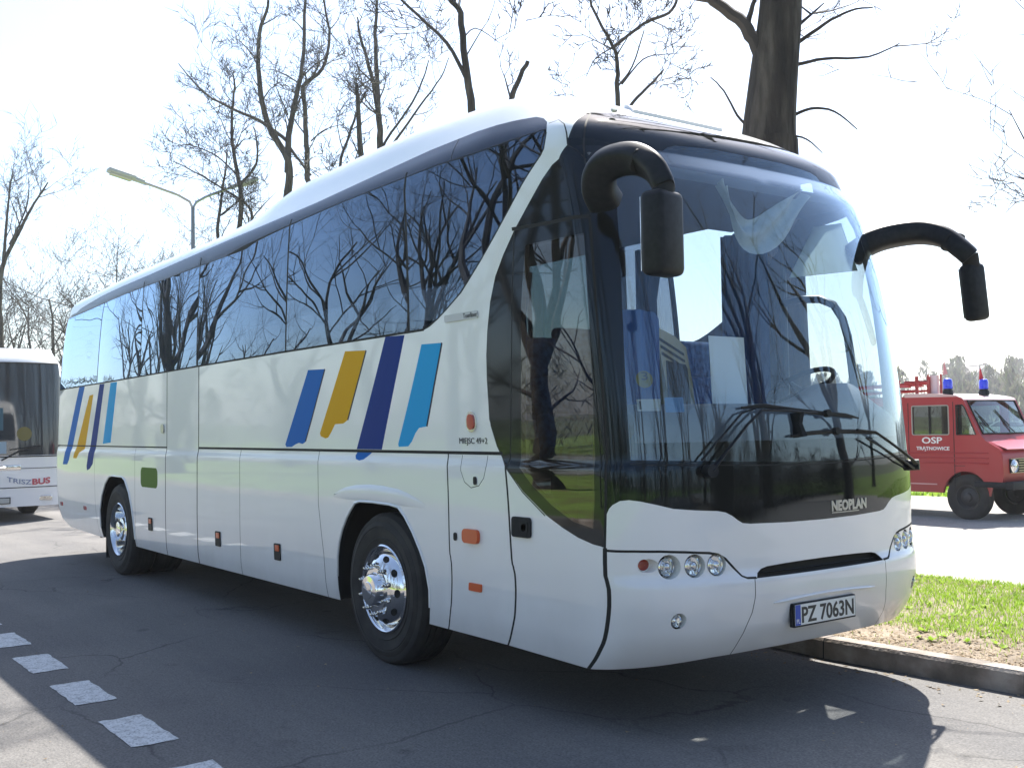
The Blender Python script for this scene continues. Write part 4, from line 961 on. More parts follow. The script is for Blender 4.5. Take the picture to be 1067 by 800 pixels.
# hill beyond the lawn on the right
M_HILL = mat('hill_ground', (.10, .12, .05), .95, build=noise_mix([(.10, .085, .05), (.11, .15, .045), (.14, .13, .08)], .05, 8, .35, .65))
vs = []; fs = []; na, nr = 90, 14
for i in range(na+1):
    an = radians(-170+340*i/na)
    for j in range(nr+1):
        r = 150+j*22; ang = radians(118)+an; x = CAM.x+r*cos(ang); y = CAM.y+r*sin(ang)
        hh = (sstep(150, 330, r))*(8+2*sin(ang*7)+2*sin(ang*13+1))*(.42+.58*sstep(-.2, .9, cos(an+.28)))
        vs.append((x, y, -.02+hh))
for i in range(na):
    for j in range(nr): k = i*(nr+1)+j; fs.append((k, k+nr+1, k+nr+2, k+1))
tag(mesh_obj('hills', vs, fs, M_HILL, smooth=True), kind='structure')
def hill_z(x, y):
    dx, dy = x-CAM.x, y-CAM.y; r = hypot(dx, dy); ang = atan2(dy, dx); an = (ang-radians(118)+pi) % (2*pi)-pi
    return -.02+sstep(150, 330, r)*(8+2*sin((radians(118)+an)*7)+2*sin((radians(118)+an)*13+1))*(.42+.58*sstep(-.2, .9, cos(an+.28)))

# thin spring haze: far things fade
m = MB(); m.box((-940, -940, -1.2), (940, 940, 34)); hz = bpy.data.materials.new('haze'); hz.use_nodes = True; nt = hz.node_tree; nt.nodes.clear()
ho = nt.nodes.new('ShaderNodeOutputMaterial'); hv = nt.nodes.new('ShaderNodeVolumePrincipled'); hv.inputs['Density'].default_value = .0007; hv.inputs['Color'].default_value = (.92, .95, 1, 1); hv.inputs['Anisotropy'].default_value = .3
nt.links.new(hv.outputs[0], ho.inputs['Volume']); tag(m.build('haze', hz), kind='stuff', label='thin pale haze over the park and the far hillside', cat='haze')
# broad-leaved weeds in the verge
vs = []; fs = []
for _ in range(420):
    x = rs.uniform(-3.5, 4.5); y = rs.uniform(near_y(x)+.25, far_y(x)-.1); z = strip_z(x, y)
    for k_ in range(rs.randint(5, 9)):
        a = rs.random()*6.28; l = rs.uniform(.025, .07); w = l*.28; u = Vector((cos(a), sin(a), rs.uniform(.2, .9))).normalized(); s_ = Vector((-sin(a), cos(a), 0)); p0 = Vector((x, y, z)); k = len(vs)
        vs += [p0, p0+u*l*.5+s_*w, p0+u*l, p0+u*l*.5-s_*w]; fs.append((k, k+1, k+2, k+3))
tag(mesh_obj('weeds', vs, fs, M_GRASS), label='broad-leaved weeds dotted through the verge grass', cat='weeds', kind='stuff')

# ================================================================== TREES
M_BARK = mat('bark', (.07, .055, .045), .9, build=noise_mix([(.012, .010, .008), (.034, .027, .022), (.085, .072, .058)], 7, 10, .34, .66, bump=1.0, bscale=16, stretch=(1, 1, .22), bdist=.06))
M_TWIG = mat('twigs', (.075, .058, .048), .85, build=noise_mix([(.026, .021, .020), (.058, .046, .040)], 1.5, 4))
RMIN = .004
def grow(T, Bm, p, d, length, r, depth, rng, up=.12, tw=3, spread=.75, kink=.13):
    """One branch and, recursively, the branches on it."""
    n = max(3, min(7, int(length/.35)+2)); pts_ = [Vector(p)]; d = Vector(d).normalized(); step = length/n
    for i in range(n):
        d = (d+Vector((rng.gauss(0, kink), rng.gauss(0, kink), rng.gauss(0, kink)*.8+up*.5))).normalized(); pts_.append(pts_[-1]+d*step)
    rad = [r*(1-.78*i/n) for i in range(n+1)]
    Bm.tube(pts_, rad, 6 if r > .04 else (4 if r > .015 else 3), caps=False)
    if depth <= 0: return
    k = rng.randint(3, 4)
    for j in range(k):
        t = rng.uniform(.25, 1.0); i = min(n-1, int(t*n)); q = pts_[i]+(pts_[i+1]-pts_[i])*(t*n-i if t < 1 else 1); ax = (pts_[i+1]-pts_[i]).normalized()
        s_ = Vector((rng.gauss(0, 1), rng.gauss(0, 1), rng.gauss(0, .6))); s_ = (s_-ax*s_.dot(ax)).normalized()
        grow(T, Bm, q, ax*(1-spread*.45)+s_*spread+Vector((0, 0, up)), length*rng.uniform(.45, .78), max(rad[i]*rng.uniform(.5, .72), RMIN), depth-1, rng, up, tw, spread, kink)
def bare_tree(name, label, group, loc, H, r, seed, depth=4, fork=.3, lean=(0, 0), limbs=None, spread=.75):
    global RMIN; RMIN = .0105 if 'opposite' not in label else .006
    rng = random.Random(seed); root = thing(name, label, 'tree', loc, group); T = MB(); B = MB()
    hf = H*fork; pts_ = [Vector((0, 0, -.15)), Vector((0, 0, .15))]; n = 7
    for i in range(1, n+1): pts_.append(Vector((lean[0]*hf*i/n+rng.gauss(0, .03*r*8), lean[1]*hf*i/n+rng.gauss(0, .03*r*8), hf*i/n+.15)))
    T.tube(pts_, [r*1.7, r*1.25]+[r*(1.08-.28*i/n) for i in range(1, n+1)], 14, caps=False)
    k = limbs or rng.randint(3, 4); a0 = rng.random()*6.28
    for j in range(k):
        a = a0+2*pi*j/k+rng.uniform(-.4, .4); tilt = rng.uniform(.25, .6) if j else .08
        grow(T, B, pts_[-1]-Vector((0, 0, .1*r)), Vector((cos(a)*tilt+lean[0]*.5, sin(a)*tilt+lean[1]*.5, 1)), H*(1-fork)*rng.uniform(.62, .85), r*rng.uniform(.5, .72) if j else r*.75, depth, rng, spread=spread)
    for j in range(2):
        t = rng.uniform(.45, .9); i = int(t*n)+1; a = rng.random()*6.28
        grow(T, B, pts_[i], Vector((cos(a), sin(a), .5)), H*.22, r*.22, max(1, depth-2), rng)
    T.build('trunk', M_BARK, root); B.build('branches', M_TWIG, root); return root
def copy_tree(o, loc, rz, sc=1.0, label=None, group=None):
    c = o.copy(); COL.objects.link(c); c.location = loc; c.rotation_euler = (0, 0, rz); c.scale = (sc, sc, sc)
    if label: c['label'] = label
    if group: c['group'] = group
    for ch in o.children:
        d = ch.copy(); COL.objects.link(d); d.parent = c
    return c
LIMBS = {"A":[[[[-2.93,2.72,4.15],[-2.91,2.73,4.41],[-2.87,2.76,4.84],[-2.82,2.79,5.28],[-2.78,2.82,5.8],[-2.65,2.94,6.59],[-2.54,3.03,7.46],[-2.34,3.23,8.33]],0.25,0.12],[[[-2.93,2.67,4.91],[-2.97,2.6,5.09],[-3.04,2.49,5.28],[-3.22,2.23,5.53],[-3.43,1.92,5.99],[-3.66,1.56,6.7]],0.075,0.03],[[[-3.0,2.55,5.21],[-2.96,2.59,5.41],[-2.87,2.7,5.72]],0.03,0.012],[[[-2.73,2.92,5.06],[-2.58,3.13,5.23],[-2.44,3.3,5.34],[-2.31,3.47,5.37]],0.02,0.006],[[[-2.75,2.91,4.86],[-2.59,3.13,4.91],[-2.35,3.44,4.92],[-2.18,3.67,5.04]],0.018,0.005],[[[-2.8,2.88,4.39],[-2.69,3.03,4.46],[-2.56,3.2,4.43],[-2.44,3.37,4.26]],0.018,0.005],[[[-3.04,2.56,4.32],[-3.09,2.49,4.41],[-3.15,2.39,4.63],[-3.22,2.29,4.76]],0.015,0.005],[[[-2.83,2.86,4.23],[-2.72,3.0,4.18],[-2.64,3.12,4.05]],0.012,0.004],[[[-2.75,2.84,5.98],[-2.31,3.39,6.75],[-1.86,3.94,7.44]],0.09,0.03],[[[-2.81,2.78,5.63],[-3.23,2.12,7.04],[-3.31,1.97,7.74]],0.08,0.03]],"B":[[[[-29.67,10.37,8.67],[-29.63,10.36,9.63],[-29.59,10.35,10.59],[-29.94,9.8,11.85],[-30.05,9.55,13.4],[-29.99,9.53,14.84],[-29.78,9.76,15.8],[-29.81,9.67,16.57]],0.16,0.03],[[[-29.61,10.36,10.21],[-29.56,10.36,11.17],[-29.4,10.49,12.42],[-29.18,10.71,13.76],[-29.03,10.76,15.97],[-28.94,10.83,16.74]],0.13,0.03],[[[-29.16,11.07,8.65],[-29.22,10.9,10.0],[-29.2,10.85,11.16],[-29.18,10.8,12.31],[-29.18,10.75,13.08],[-28.78,11.25,13.65],[-28.59,11.43,14.71],[-28.64,11.31,15.58],[-28.67,11.22,16.35]],0.12,0.03],[[[-29.57,10.35,11.26],[-30.11,9.57,11.95],[-30.67,8.79,12.4],[-31.11,8.16,12.85],[-31.43,7.69,13.43],[-31.64,7.38,13.92]],0.07,0.015],[[[-30.03,9.54,13.93],[-30.29,9.15,14.46],[-30.48,8.88,14.76]],0.03,0.01],[[[-29.26,10.64,13.18],[-29.64,10.09,13.58],[-29.93,9.7,13.68]],0.03,0.01],[[[-29.53,10.34,12.13],[-29.67,10.1,12.81],[-29.77,9.94,13.29]],0.03,0.01],[[[-29.11,10.97,11.25],[-28.81,11.35,11.63],[-28.4,11.89,11.81]],0.03,0.01],[[[-29.55,10.39,11.07],[-29.36,10.66,10.59],[-29.15,10.98,10.1]],0.06,0.04]],"C":[[[[-22.56,9.94,7.93],[-22.54,9.86,9.41],[-22.53,9.82,10.34],[-22.6,9.65,11.46],[-22.75,9.38,12.51],[-22.77,9.31,13.07]],0.12,0.02],[[[-22.53,9.82,10.18],[-22.52,9.78,11.14],[-22.48,9.73,12.58],[-22.42,9.75,13.55],[-22.37,9.78,14.19]],0.09,0.02],[[[-22.51,9.92,9.21],[-22.44,9.99,9.61],[-21.97,10.56,10.64],[-21.74,10.81,11.36],[-21.63,10.93,11.84]],0.05,0.015],[[[-22.49,9.96,9.05],[-22.3,10.18,9.57],[-21.83,10.75,10.56],[-21.46,11.2,11.35],[-21.29,11.38,11.91]],0.05,0.012]],"D":[[[[-21.12,8.56,7.37],[-21.11,8.48,8.64],[-21.11,8.41,9.76],[-21.1,8.37,10.59]],0.1,0.05],[[[-21.46,8.11,7.08],[-21.45,8.04,8.42],[-21.29,8.21,9.17],[-21.13,8.38,9.84]],0.06,0.03],[[[-21.15,8.39,9.24],[-20.97,8.63,9.31],[-20.87,8.75,9.46]],0.015,0.006]],"E":[[[[-10.37,4.65,6.08],[-10.39,4.6,6.61],[-10.42,4.51,7.37],[-10.43,4.44,8.13],[-10.54,4.28,8.43],[-10.61,4.12,9.27]],0.078,0.035],[[[-10.4,4.56,6.99],[-10.43,4.51,7.14],[-10.58,4.26,7.68],[-10.92,3.77,8.26],[-11.13,3.46,8.68]],0.043,0.018],[[[-10.45,4.44,7.67],[-10.3,4.62,7.9],[-10.08,4.94,7.66]],0.014,0.006],[[[-10.42,4.49,7.41],[-10.26,4.68,7.82],[-10.16,4.8,8.04]],0.014,0.004]],"F":[[[[-14.17,7.86,7.19],[-13.97,8.06,8.26],[-13.87,8.16,8.65],[-13.74,8.32,9.06]],0.07,0.05]],"G":[[[[-11.98,9.16,6.71],[-11.94,9.13,8.04],[-11.92,9.11,8.69],[-11.96,9.03,9.0],[-12.17,8.71,9.79],[-12.21,8.6,10.65]],0.06,0.02],[[[-11.94,9.06,8.98],[-11.58,9.53,9.42],[-11.28,9.92,9.63],[-11.17,10.05,9.97],[-11.11,10.07,10.81]],0.035,0.03],[[[-11.93,9.13,8.21],[-11.75,9.35,8.58],[-11.58,9.53,9.29]],0.025,0.012],[[[-11.89,9.23,7.64],[-11.72,9.44,7.98],[-11.49,9.72,8.33],[-11.39,9.84,8.51]],0.04,0.02],[[[-11.97,9.03,8.96],[-12.18,8.77,8.74],[-12.29,8.63,8.4]],0.015,0.008],[[[-11.88,9.19,8.24],[-11.62,9.52,8.72],[-11.39,9.82,8.81],[-11.19,10.09,8.82]],0.02,0.006],[[[-11.9,9.11,9.26],[-12.1,8.84,9.28]],0.01,0.005]],"H":[[[[-27.86,7.86,7.31],[-27.73,7.95,8.72],[-27.81,7.77,9.87],[-27.82,7.68,11.02],[-27.72,7.74,12.16],[-27.73,7.7,12.52]],0.09,0.02],[[[-27.61,8.18,7.74],[-27.61,8.13,8.45],[-28.03,7.53,8.99],[-28.53,6.81,9.54],[-28.94,6.24,9.9]],0.06,0.015],[[[-28.21,7.4,7.32],[-28.09,7.46,8.82],[-27.98,7.55,9.61],[-27.93,7.58,10.23]],0.07,0.02],[[[-27.74,7.91,9.16],[-27.42,8.3,9.77],[-27.39,8.29,10.56],[-27.43,8.21,10.92]],0.05,0.012],[[[-27.78,7.84,9.43],[-28.15,7.3,10.05],[-28.61,6.66,10.38],[-28.92,6.23,10.34]],0.03,0.01]],"I":[[[[-45.29,4.58,6.53],[-45.16,4.62,8.54],[-44.64,5.22,10.17],[-44.23,5.69,11.24],[-43.86,6.13,12.11]],0.12,0.03],[[[-45.1,4.68,8.86],[-44.99,4.73,10.14],[-44.83,4.84,11.74],[-44.7,4.96,12.74]],0.08,0.02],[[[-44.92,4.87,9.53],[-44.43,5.43,11.13],[-44.33,5.48,12.33]],0.05,0.015]]}
def traced_tree(key, label, seed, base_r, side=1.0, sc=1.0, off=(0, 0), group=None, depth=3, dense=1.0):
    global RMIN; RMIN = .004 if key == 'A' else .0095
    rng = random.Random(seed); L = LIMBS[key]; p0 = Vector(L[0][0][0]); base = Vector((p0.x, p0.y, 0))
    root = thing('bare_tree', label, 'tree', (base.x, base.y, 0), group); T = MB(); B = MB()
    T.tube([Vector((0, 0, -.1)), Vector((0, 0, .3)), Vector((.02, 0, p0.z*.5)), p0-base+Vector((0, 0, .02))], [base_r*1.5, base_r*1.15, base_r, L[0][1]*1.05], 14, caps=False)
    for li, (P_, r0, r1) in enumerate(L):
        if key != 'A': r0 *= .95; r1 *= .9
        q = [Vector(x)-base for x in P_]; n = len(q); fine_ = []
        if li and key != 'A':    # lower ends run down into the trunk
            if q[0].z < p0.z+.6 and (q[0]-(p0-base)).length > .05: q = [Vector((0, 0, p0.z*.62))]+q; n += 1
        for i in range(n-1):
            a0 = q[max(i-1, 0)]; a1 = q[i]; a2 = q[i+1]; a3 = q[min(i+2, n-1)]
            for j in range(4):
                t = j/4; fine_.append(.5*((2*a1)+(-a0+a2)*t+(2*a0-5*a1+4*a2-a3)*t*t+(-a0+3*a1-3*a2+a3)*t**3)+Vector((rng.gauss(0, .012), rng.gauss(0, .012), rng.gauss(0, .012)))*min(1, r0*8)*(0 if li == 0 and key == 'A' else 1))
        fine_.append(q[-1]); K = len(fine_); R_ = [r0+(r1-r0)*i/(K-1) for i in range(K)]
        (T if li == 0 else B).tube(fine_, R_, 14 if r0 > .1 else 7, caps=True)
        ln = sum((fine_[i+1]-fine_[i]).length for i in range(K-1))
        for _ in range(int(ln*1.7*side*dense)):
            i = rng.randint(int(K*.2) if li else K//3, K-2); d = (fine_[i+1]-fine_[i]).normalized()
            if fine_[i].z+base.z < 2.5: continue
            s_ = Vector((rng.gauss(0, 1), rng.gauss(0, 1), rng.gauss(0, .7))); s_ = (s_-d*s_.dot(d)).normalized()
            grow(T, B, fine_[i], d*.6+s_*.8+Vector((0, 0, .15)), rng.uniform(.6, 1.7)*sc, max(.008, min(R_[i]*.5, .030)), depth, rng)
    T.build('trunk', M_BARK, root); B.build('branches', M_TWIG, root); return root
big = traced_tree('A', 'thick dark tree trunk rising close behind the front of the coach roof', 11, .30, side=.75, sc=.7)
kn = MB(); kn.lathe([(.001, .0), (.11, .02), (.15, .10), (.12, .20), (.04, .27), (.001, .28)], 14, Matrix.Translation((.07, .12, 4.02)) @ Matrix.Rotation(radians(-75), 4, 'X')); kn.build('burl', M_BARK, big)
def crown(root, top, seeds, r, L_):
    rng = random.Random(seeds); T = MB(); B = MB()
    for k in range(4):
        a = 1.57*k+rng.uniform(-.4, .4); grow(T, B, top, Vector((cos(a)*.6, sin(a)*.6, 1)), L_*rng.uniform(.8, 1.1), r, 4, rng)
    B.build('branches', M_TWIG, root)
crown(big, (.55, .45, 8.2), 3, .10, 4.2)
traced_tree('B', 'tall many-stemmed bare tree right of the street lamp', 12, .30, dense=.9)
traced_tree('C', 'bare tree with a fan of steep limbs above the middle of the coach roof', 13, .22, dense=.9)
traced_tree('D', 'small bare tree with two cut-off stems above the coach roof', 14, .16)
eo = traced_tree('E', 'bare tree with one long arched limb above the front windows', 15, .2, dense=.8)
crown(eo, Vector(LIMBS['E'][0][0][-1])-Vector((LIMBS['E'][0][0][0][0], LIMBS['E'][0][0][0][1], 0)), 4, .05, 4.2)
traced_tree('F', 'lone broken stub of a stem above the coach roof', 16, .12, side=.4)
traced_tree('G', 'thin curly-branched tree just left of the thick trunk', 17, .10, dense=1.1, sc=.6)
traced_tree('H', 'bare tree whose branches cross behind the street lamp heads', 18, .2, dense=1.2)
traced_tree('I', 'tall bare tree at the left edge above the white bus', 19, .22, dense=.9, sc=1.4)
# background trees at the left, each its own
kinds = []
rg = random.Random(77)
LEFT = [((-58, 9.5, 0), 11.5, .20, 21, 'dense twiggy bare tree behind the white bus, near the left edge'), ((-60, 15.4, 0), 13.0, .2, 22, 'round-crowned bare tree between the white bus and the coach'),
        ((-66, 19.5, 0), 14, .2, 23, 'narrow bare tree just above the rear end of the coach roof'), ((-50, 9.9, 0), 9.5, .15, 24, 'low brownish bare tree over the roof of the white bus'),
        ((-48, 5.5, 0), 8.0, .15, 25, 'small bare tree lowest behind the white bus at the left edge')]
for i in range(15): LEFT.append(((-52-rg.uniform(0, 22), 3.0+i*1.5+rg.uniform(-.5, .5), 0), rg.uniform(7.5, 12), .16, 60+i, None))
for loc, H, r, sd, lab in LEFT: bare_tree('bare_tree', lab or 'one of a row of low brownish bare trees behind the white bus', None if lab else 'low bare trees behind the white bus', loc, H, r, sd, 4, .18)
bare_tree('bare_tree', 'bare tree reaching in over the right edge of the photo above the red van', None, (-5.3, 17.4, 0), 10, .17, 31, 4, .22, lean=(-.05, -.05))
# trees behind the viewer, seen in the windows' reflections
_RM = 0
VAR = [bare_tree('bare_tree', 'bare park tree on the lawn opposite the coach, dark in its window reflections', 'park trees reflected in the coach', (-12, -12.5, 0), 13, .34, 41, 4, .28, lean=(.12, .0)),
       bare_tree('bare_tree', 'bare park tree on the lawn opposite the coach, dark in its window reflections', 'park trees reflected in the coach', (-18.5, -15, 0), 15, .30, 42, 4, .2, lean=(-.1, .05)),
       bare_tree('bare_tree', 'bare park tree on the lawn opposite the coach, dark in its window reflections', 'park trees reflected in the coach', (-26, -17, 0), 14, .26, 43, 4, .33)]
SP = [(-38, -13), (-58, -20), (11, 9), (8.5, 13), (17, 13), (15, 4), (-4.5, -15), (-9, -22), (-1, -21), (-22, -22), (-38, -22), (-48, -16), (-56, -24), (-65, -18), (-44, -30), (4, -17), (11, -20), (19, -13), (26, -6), (16, -2), (30, 3), (22, 9), (33, 12), (14, -9.8), (-80, -20), (2, -30), (24, -20), (38, -10), (40, 6), (20, 18), (12, 26)]
for i, (x, y) in enumerate(SP):
    copy_tree(VAR[i % 3], (x+rg.uniform(-1, 1), y+rg.uniform(-1, 1), -.02), rg.random()*6.28, rg.uniform(.75, 1.25), group='park trees reflected in the coach')
# dense woods far off, one mass: bare crowns and hazy green undergrowth
M_WOOD = blade_mat('far_woods', [(.06, .05, .042), (.10, .085, .066), (.09, .11, .045), (.14, .125, .09)])
def wood(name, label, spots, seed, mm=None, fat=.10):
    rr = random.Random(seed); vs = []; fs = []
    for (x, y, z, h, w, nn) in spots:
        for _ in range(nn):
            a = rr.random()*6.28; q = rr.random()**.6*w; t = rr.random(); zz = z+h*(t**.8); q *= (1.05-.75*t)*(0.5+.5*sin(a*3+x)**2)
            c = Vector((x+q*cos(a), y+q*sin(a), zz)); s = rr.uniform(.08, .24)*w; d1 = Vector((rr.gauss(0, .45), rr.gauss(0, .45), 1)).normalized(); d2 = d1.orthogonal().normalized()
            k = len(vs); vs += [c-d1*s, c+d2*s*fat, c+d1*s, c-d2*s*fat]; fs.append((k, k+1, k+2, k+3))
    tag(mesh_obj(name, vs, fs, mm or M_WOOD), label=label, cat='woods', kind='stuff')
rw = random.Random(8); S1 = []; S2 = []
for i in range(150):
    x = rw.uniform(-110, 45); y = -36-rw.random()*14; S1.append((x, y, -.1, rw.uniform(4, 9), rw.uniform(1.8, 3.2), 260))
for i in range(70):
    y = rw.uniform(-36, 40); S1.append((46+rw.random()*12, y, -.1, rw.uniform(3.5, 8), rw.uniform(1.8, 3), 220))
for i in range(60): S1.append((rw.uniform(-120, -75), rw.uniform(-35, 60), -.1, rw.uniform(4, 8), rw.uniform(2, 3.2), 200))
wood('distant_woods', 'brown leafless woods closing off the park far off', S1, 5)
for i in range(300):
    an = radians(rw.uniform(88, 142)); r = rw.uniform(165, 320); x = CAM.x+r*cos(an); y = CAM.y+r*sin(an); S2.append((x, y, hill_z(x, y), rw.uniform(4.5, 10), rw.uniform(2.4, 5), 200))
wood('hillside_woods', 'pale hazy woods on the hillside behind the red van', S2, 6, fat=.22)

M_THICK = blade_mat('thicket', [(.022, .018, .014), (.045, .036, .026), (.035, .042, .018), (.06, .048, .034)])
S3 = []
for i in range(95):
    t = i/94; x = 7.5+6*sin(t*1.6)+rw.uniform(-.8, .8); y = 2.6+20*t+rw.uniform(-.8, .8); S3.append((x, y, -.05, rw.uniform(1.9, 3.2), rw.uniform(.9, 1.4), 420))
wood('thicket', 'dark leafless thicket in front of the coach, seen in its windscreen reflection', S3, 9, M_THICK)

# ================================================================== STREET LAMP
lamp = thing('street_lamp', 'double-armed street lamp with two flat heads behind the rear of the coach', 'street lamp', (-28, 6.52, 0))
m = MB(); m.tube([(0, 0, -.05), (0, 0, 3), (0, 0, 8.35)], [.085, .075, .055], 12); m.tube([(0, 0, 0), (0, 0, .9)], .12, 12); m.build('pole', mat('lamp_post', (.16, .18, .23), .5, metal=.3), lamp)
for pts_, hd in (([(0, 0, 8.30), (0, -.10, 8.5), (0, -.45, 8.66), (0, -1.50, 8.92)], [(0, -1.45, 8.91), (0, -2.50, 9.13)]), ([(0, 0, 8.30), (0, .10, 8.5), (0, .40, 8.70), (0, 1.22, 9.10)], [(0, 1.18, 9.08), (0, 2.06, 9.42)])):
    m = MB(); m.tube(pts_, .04, 8); m.build('lamp_arm', MT['steel'], lamp)
    a, b = Vector(hd[0]), Vector(hd[1]); d = (b-a).normalized(); T = quad_frame(a, d, d.cross(Vector((1, 0, 0))) if d.y < 0 else Vector((1, 0, 0)).cross(d))
    nz = Vector((0, 0, 1)); nz = (nz-d*nz.dot(d)).normalized(); T = Matrix((d, nz.cross(d), nz)).transposed().to_4x4(); T.translation = a
    m = MB(); m.box((0, -.10, -.045), (.32, .10, .07), T=T, bev=.03); m.box((.27, -.17, -.03), ((b-a).length, .17, .10), T=T, bev=.045); h = m.build('lamp_head', mat('lamp_head', (.40, .41, .43), .5), lamp)
    m = MB(); m.box((.36, -.12, -.085), ((b-a).length-.08, .12, -.028), T=T, bev=.025); m.build('lamp_glass', mat('lamp_cover', (.46, .45, .43), .25, coat=.3), h)

# ================================================================== THE SECOND BUS, LEFT
M_BUSW = mat('bus_white', (.76, .76, .77), .3, coat=.7)
cx, cyb = -18.0, -.84
wbus = thing('parked_bus', 'white bus parked nose-on behind the coach, at the left edge', 'bus', (cx, cyb, 0))
# body: rounded nose in plan, lofted
def sec(z):
    k = sstep(.3, .5, z)*.05+.0; top = 1-.10*sstep(2.7, 3.2, z)**2; fx = -.10*sstep(1.3, 3.1, z)-.25*sstep(2.85, 3.25, z)**2
    L = []
    for i in range(41):
        y = -1.25+2.5*i/40; s = abs(y)/1.25; L.append((fx-.30*(1-(1-s**3.2)**(1/2.2)) if s < 1 else fx-.30, y*top))
    return [(-10.8, -1.25*top)]+L+[(-10.8, 1.25*top)]
zs_ = [.28, .34, .50, .62, .80, .95, 1.15, 1.22, 1.6, 2.0, 2.4, 2.7, 2.94, 3.02, 3.10, 3.18, 3.23]; vs = []; fs = []; mi = []; n = 43
for z in zs_: vs += [(x, y, z) for x, y in sec(z)]
for i in range(len(zs_)-1):
    for k in range(n):
        fs.append((i*n+k, i*n+(k+1) % n, (i+1)*n+(k+1) % n, (i+1)*n+k))
        z0 = zs_[i]; mi.append(1 if (z0 >= 1.215 and z0 < 2.93 and (2 <= k <= 39)) or (1.6 <= z0 < 2.6) else 0)
fs += [tuple(range((len(zs_)-1)*n, len(zs_)*n)), tuple(reversed(range(n)))]; mi += [0, 0]
MB_GL = mat('bus_glass_dark', (.025, .032, .04), .05, spec=.8)
wb_body = mesh_obj('body', vs, [f for f, q in zip(fs, mi) if q == 0], M_BUSW, wbus, smooth=False)
for p_ in wb_body.data.polygons: p_.use_smooth = True
wb_body.data.set_sharp_from_angle(angle=radians(35))
gl = mesh_obj('windscreen', vs, [f for f, q in zip(fs, mi) if q == 1], MB_GL, wbus, smooth=True)
def bx(z, y, o=0): 
    L = sec(z); i = min(range(1, 42), key=lambda k: abs(L[k][1]-y)); return Vector((L[i][0]+o, y, z))
m = MB()
for z, w in ((.98, .006), (.63, .008), (1.20, .012)):
    m = MB(); m.tube([bx(z, -1.15+2.3*i/24, .003) for i in range(25)], w, 5); m.build('panel_seam', MT['gap'], wb_body)
m = MB()
m.tube([bx(2.945, -1.15+2.3*i/24, .003) for i in range(25)], .012, 5); m.build('panel_seam', MT['gap'], wb_body)
for s in (-1, 1):
    m = MB(); T = Matrix.Translation(bx(.42, s*.88, -.03)); m.box((-.02, -.12, -.045), (.05, .12, .045), T=T, bev=.02); h = m.build('headlight', MT['chrome'], wbus)
    m = MB(); m.box((.052, -.10, -.035), (.056, .10, .035), T=T); m.build('lens', MT['reflector'], h)
m = MB(); m.box((-.02, -.26, -.06), (.03, .26, .06), T=Matrix.Translation(bx(.40, 0)), bev=.008); h = m.build('number_plate', MT['black'], wbus)
m = MB(); m.box((.031, -.24, -.045), (.033, .24, .045), T=Matrix.Translation(bx(.40, 0))); m.build('plate_face', mat('plate_grey', (.4, .4, .38), .5), h)
def on_bus(y0, z0, arc=0.0):
    def f(q):
        y = y0+q.x; z = z0+q.y+arc*(y-.66)**2; return bx(z, y, .006+q.z)
    return f
text_mesh('lettering', 'TRISZ', .12, mat('faded_blue', (.22, .26, .38), .5), wbus, on_bus(.20, .68, .35), width=.43, bold=.002)
text_mesh('lettering', 'BUS', .15, mat('logo_red', (.50, .10, .12), .5), wbus, on_bus(.64, .675, .25), width=.33, bold=.006)
m = MB(); m.box((-.02, -.50, -.05), (.02, .36, .05), T=Matrix.Translation(bx(1.0, .08, -.012)), bev=.01); m.build('badge', MT['chrome'], wbus)
for y0, y1 in ((.10, .72), (-.75, -.05)):
    w = bpy.data.objects.new('wiper', None); link(w, wbus); m = MB(); m.tube([bx(1.14, y0, .03), bx(1.30, (y0+y1)/2, .05), bx(1.36, y1, .04)], [.016, .012, .01], 6); m.build('wiper_arm', MT['black'], w)
    m = MB(); m.tube([bx(1.33, y0+.15, .03), bx(1.40, y1+.1, .03)], .012, 6); m.build('wiper_blade', MT['black'], w)
# things seen through its windscreen: pale sheet, yellow disc, driver's partition
m = MB(); m.box((.0, -.22, -.10), (.004, .14, .12), T=Matrix.Translation(bx(1.36, .05, .004))); m.build('paper_sheet', mat('sheet_bluish', (.25, .34, .42), .6), wbus)
m = MB(); m.lathe([(.001, .004), (.13, .004), (.13, 0)], 20, Matrix.Translation(bx(1.62, .50, .006)) @ Matrix.Rotation(-pi/2, 4, 'Z')); m.build('sticker', mat('disc_yellow', (.14, .12, .03), .6), wbus)
m = MB(); m.box((.0, -.25, -.25), (.003, .12, .28), T=Matrix.Translation(bx(1.82, .02, .004))); m.build('seat_back', mat('seat_teal', (.04, .10, .14), .8), wbus)
for x in (-2.4, -8.0):
    for s in (-1, 1):
        w = bpy.data.objects.new('wheel', None); link(w, wbus); w.location = (x, s*1.08, .5); m = MB(); m.lathe([(.28, -.14), (.46, -.15), (.50, -.11), (.50, .11), (.46, .15), (.28, .14)], 32); m.build('tyre', MT['rubber'], w); m = MB(); m.lathe([(.28, -.14), (.25, -.05), (.1, -.09), (.001, -.1)], 24); m.lathe([(.28, .14), (.25, .05), (.1, .09), (.001, .1)], 24); m.build('rim', MT['steel'], w)
m = MB(); m.box((-.35, -1.62, 1.9), (-.15, -1.42, 2.3), bev=.03); m.tube([(-.4, -1.2, 2.7), (-.2, -1.5, 2.75), (-.22, -1.52, 2.3)], .025, 6); m.build('mirror', MT['black'], wbus)

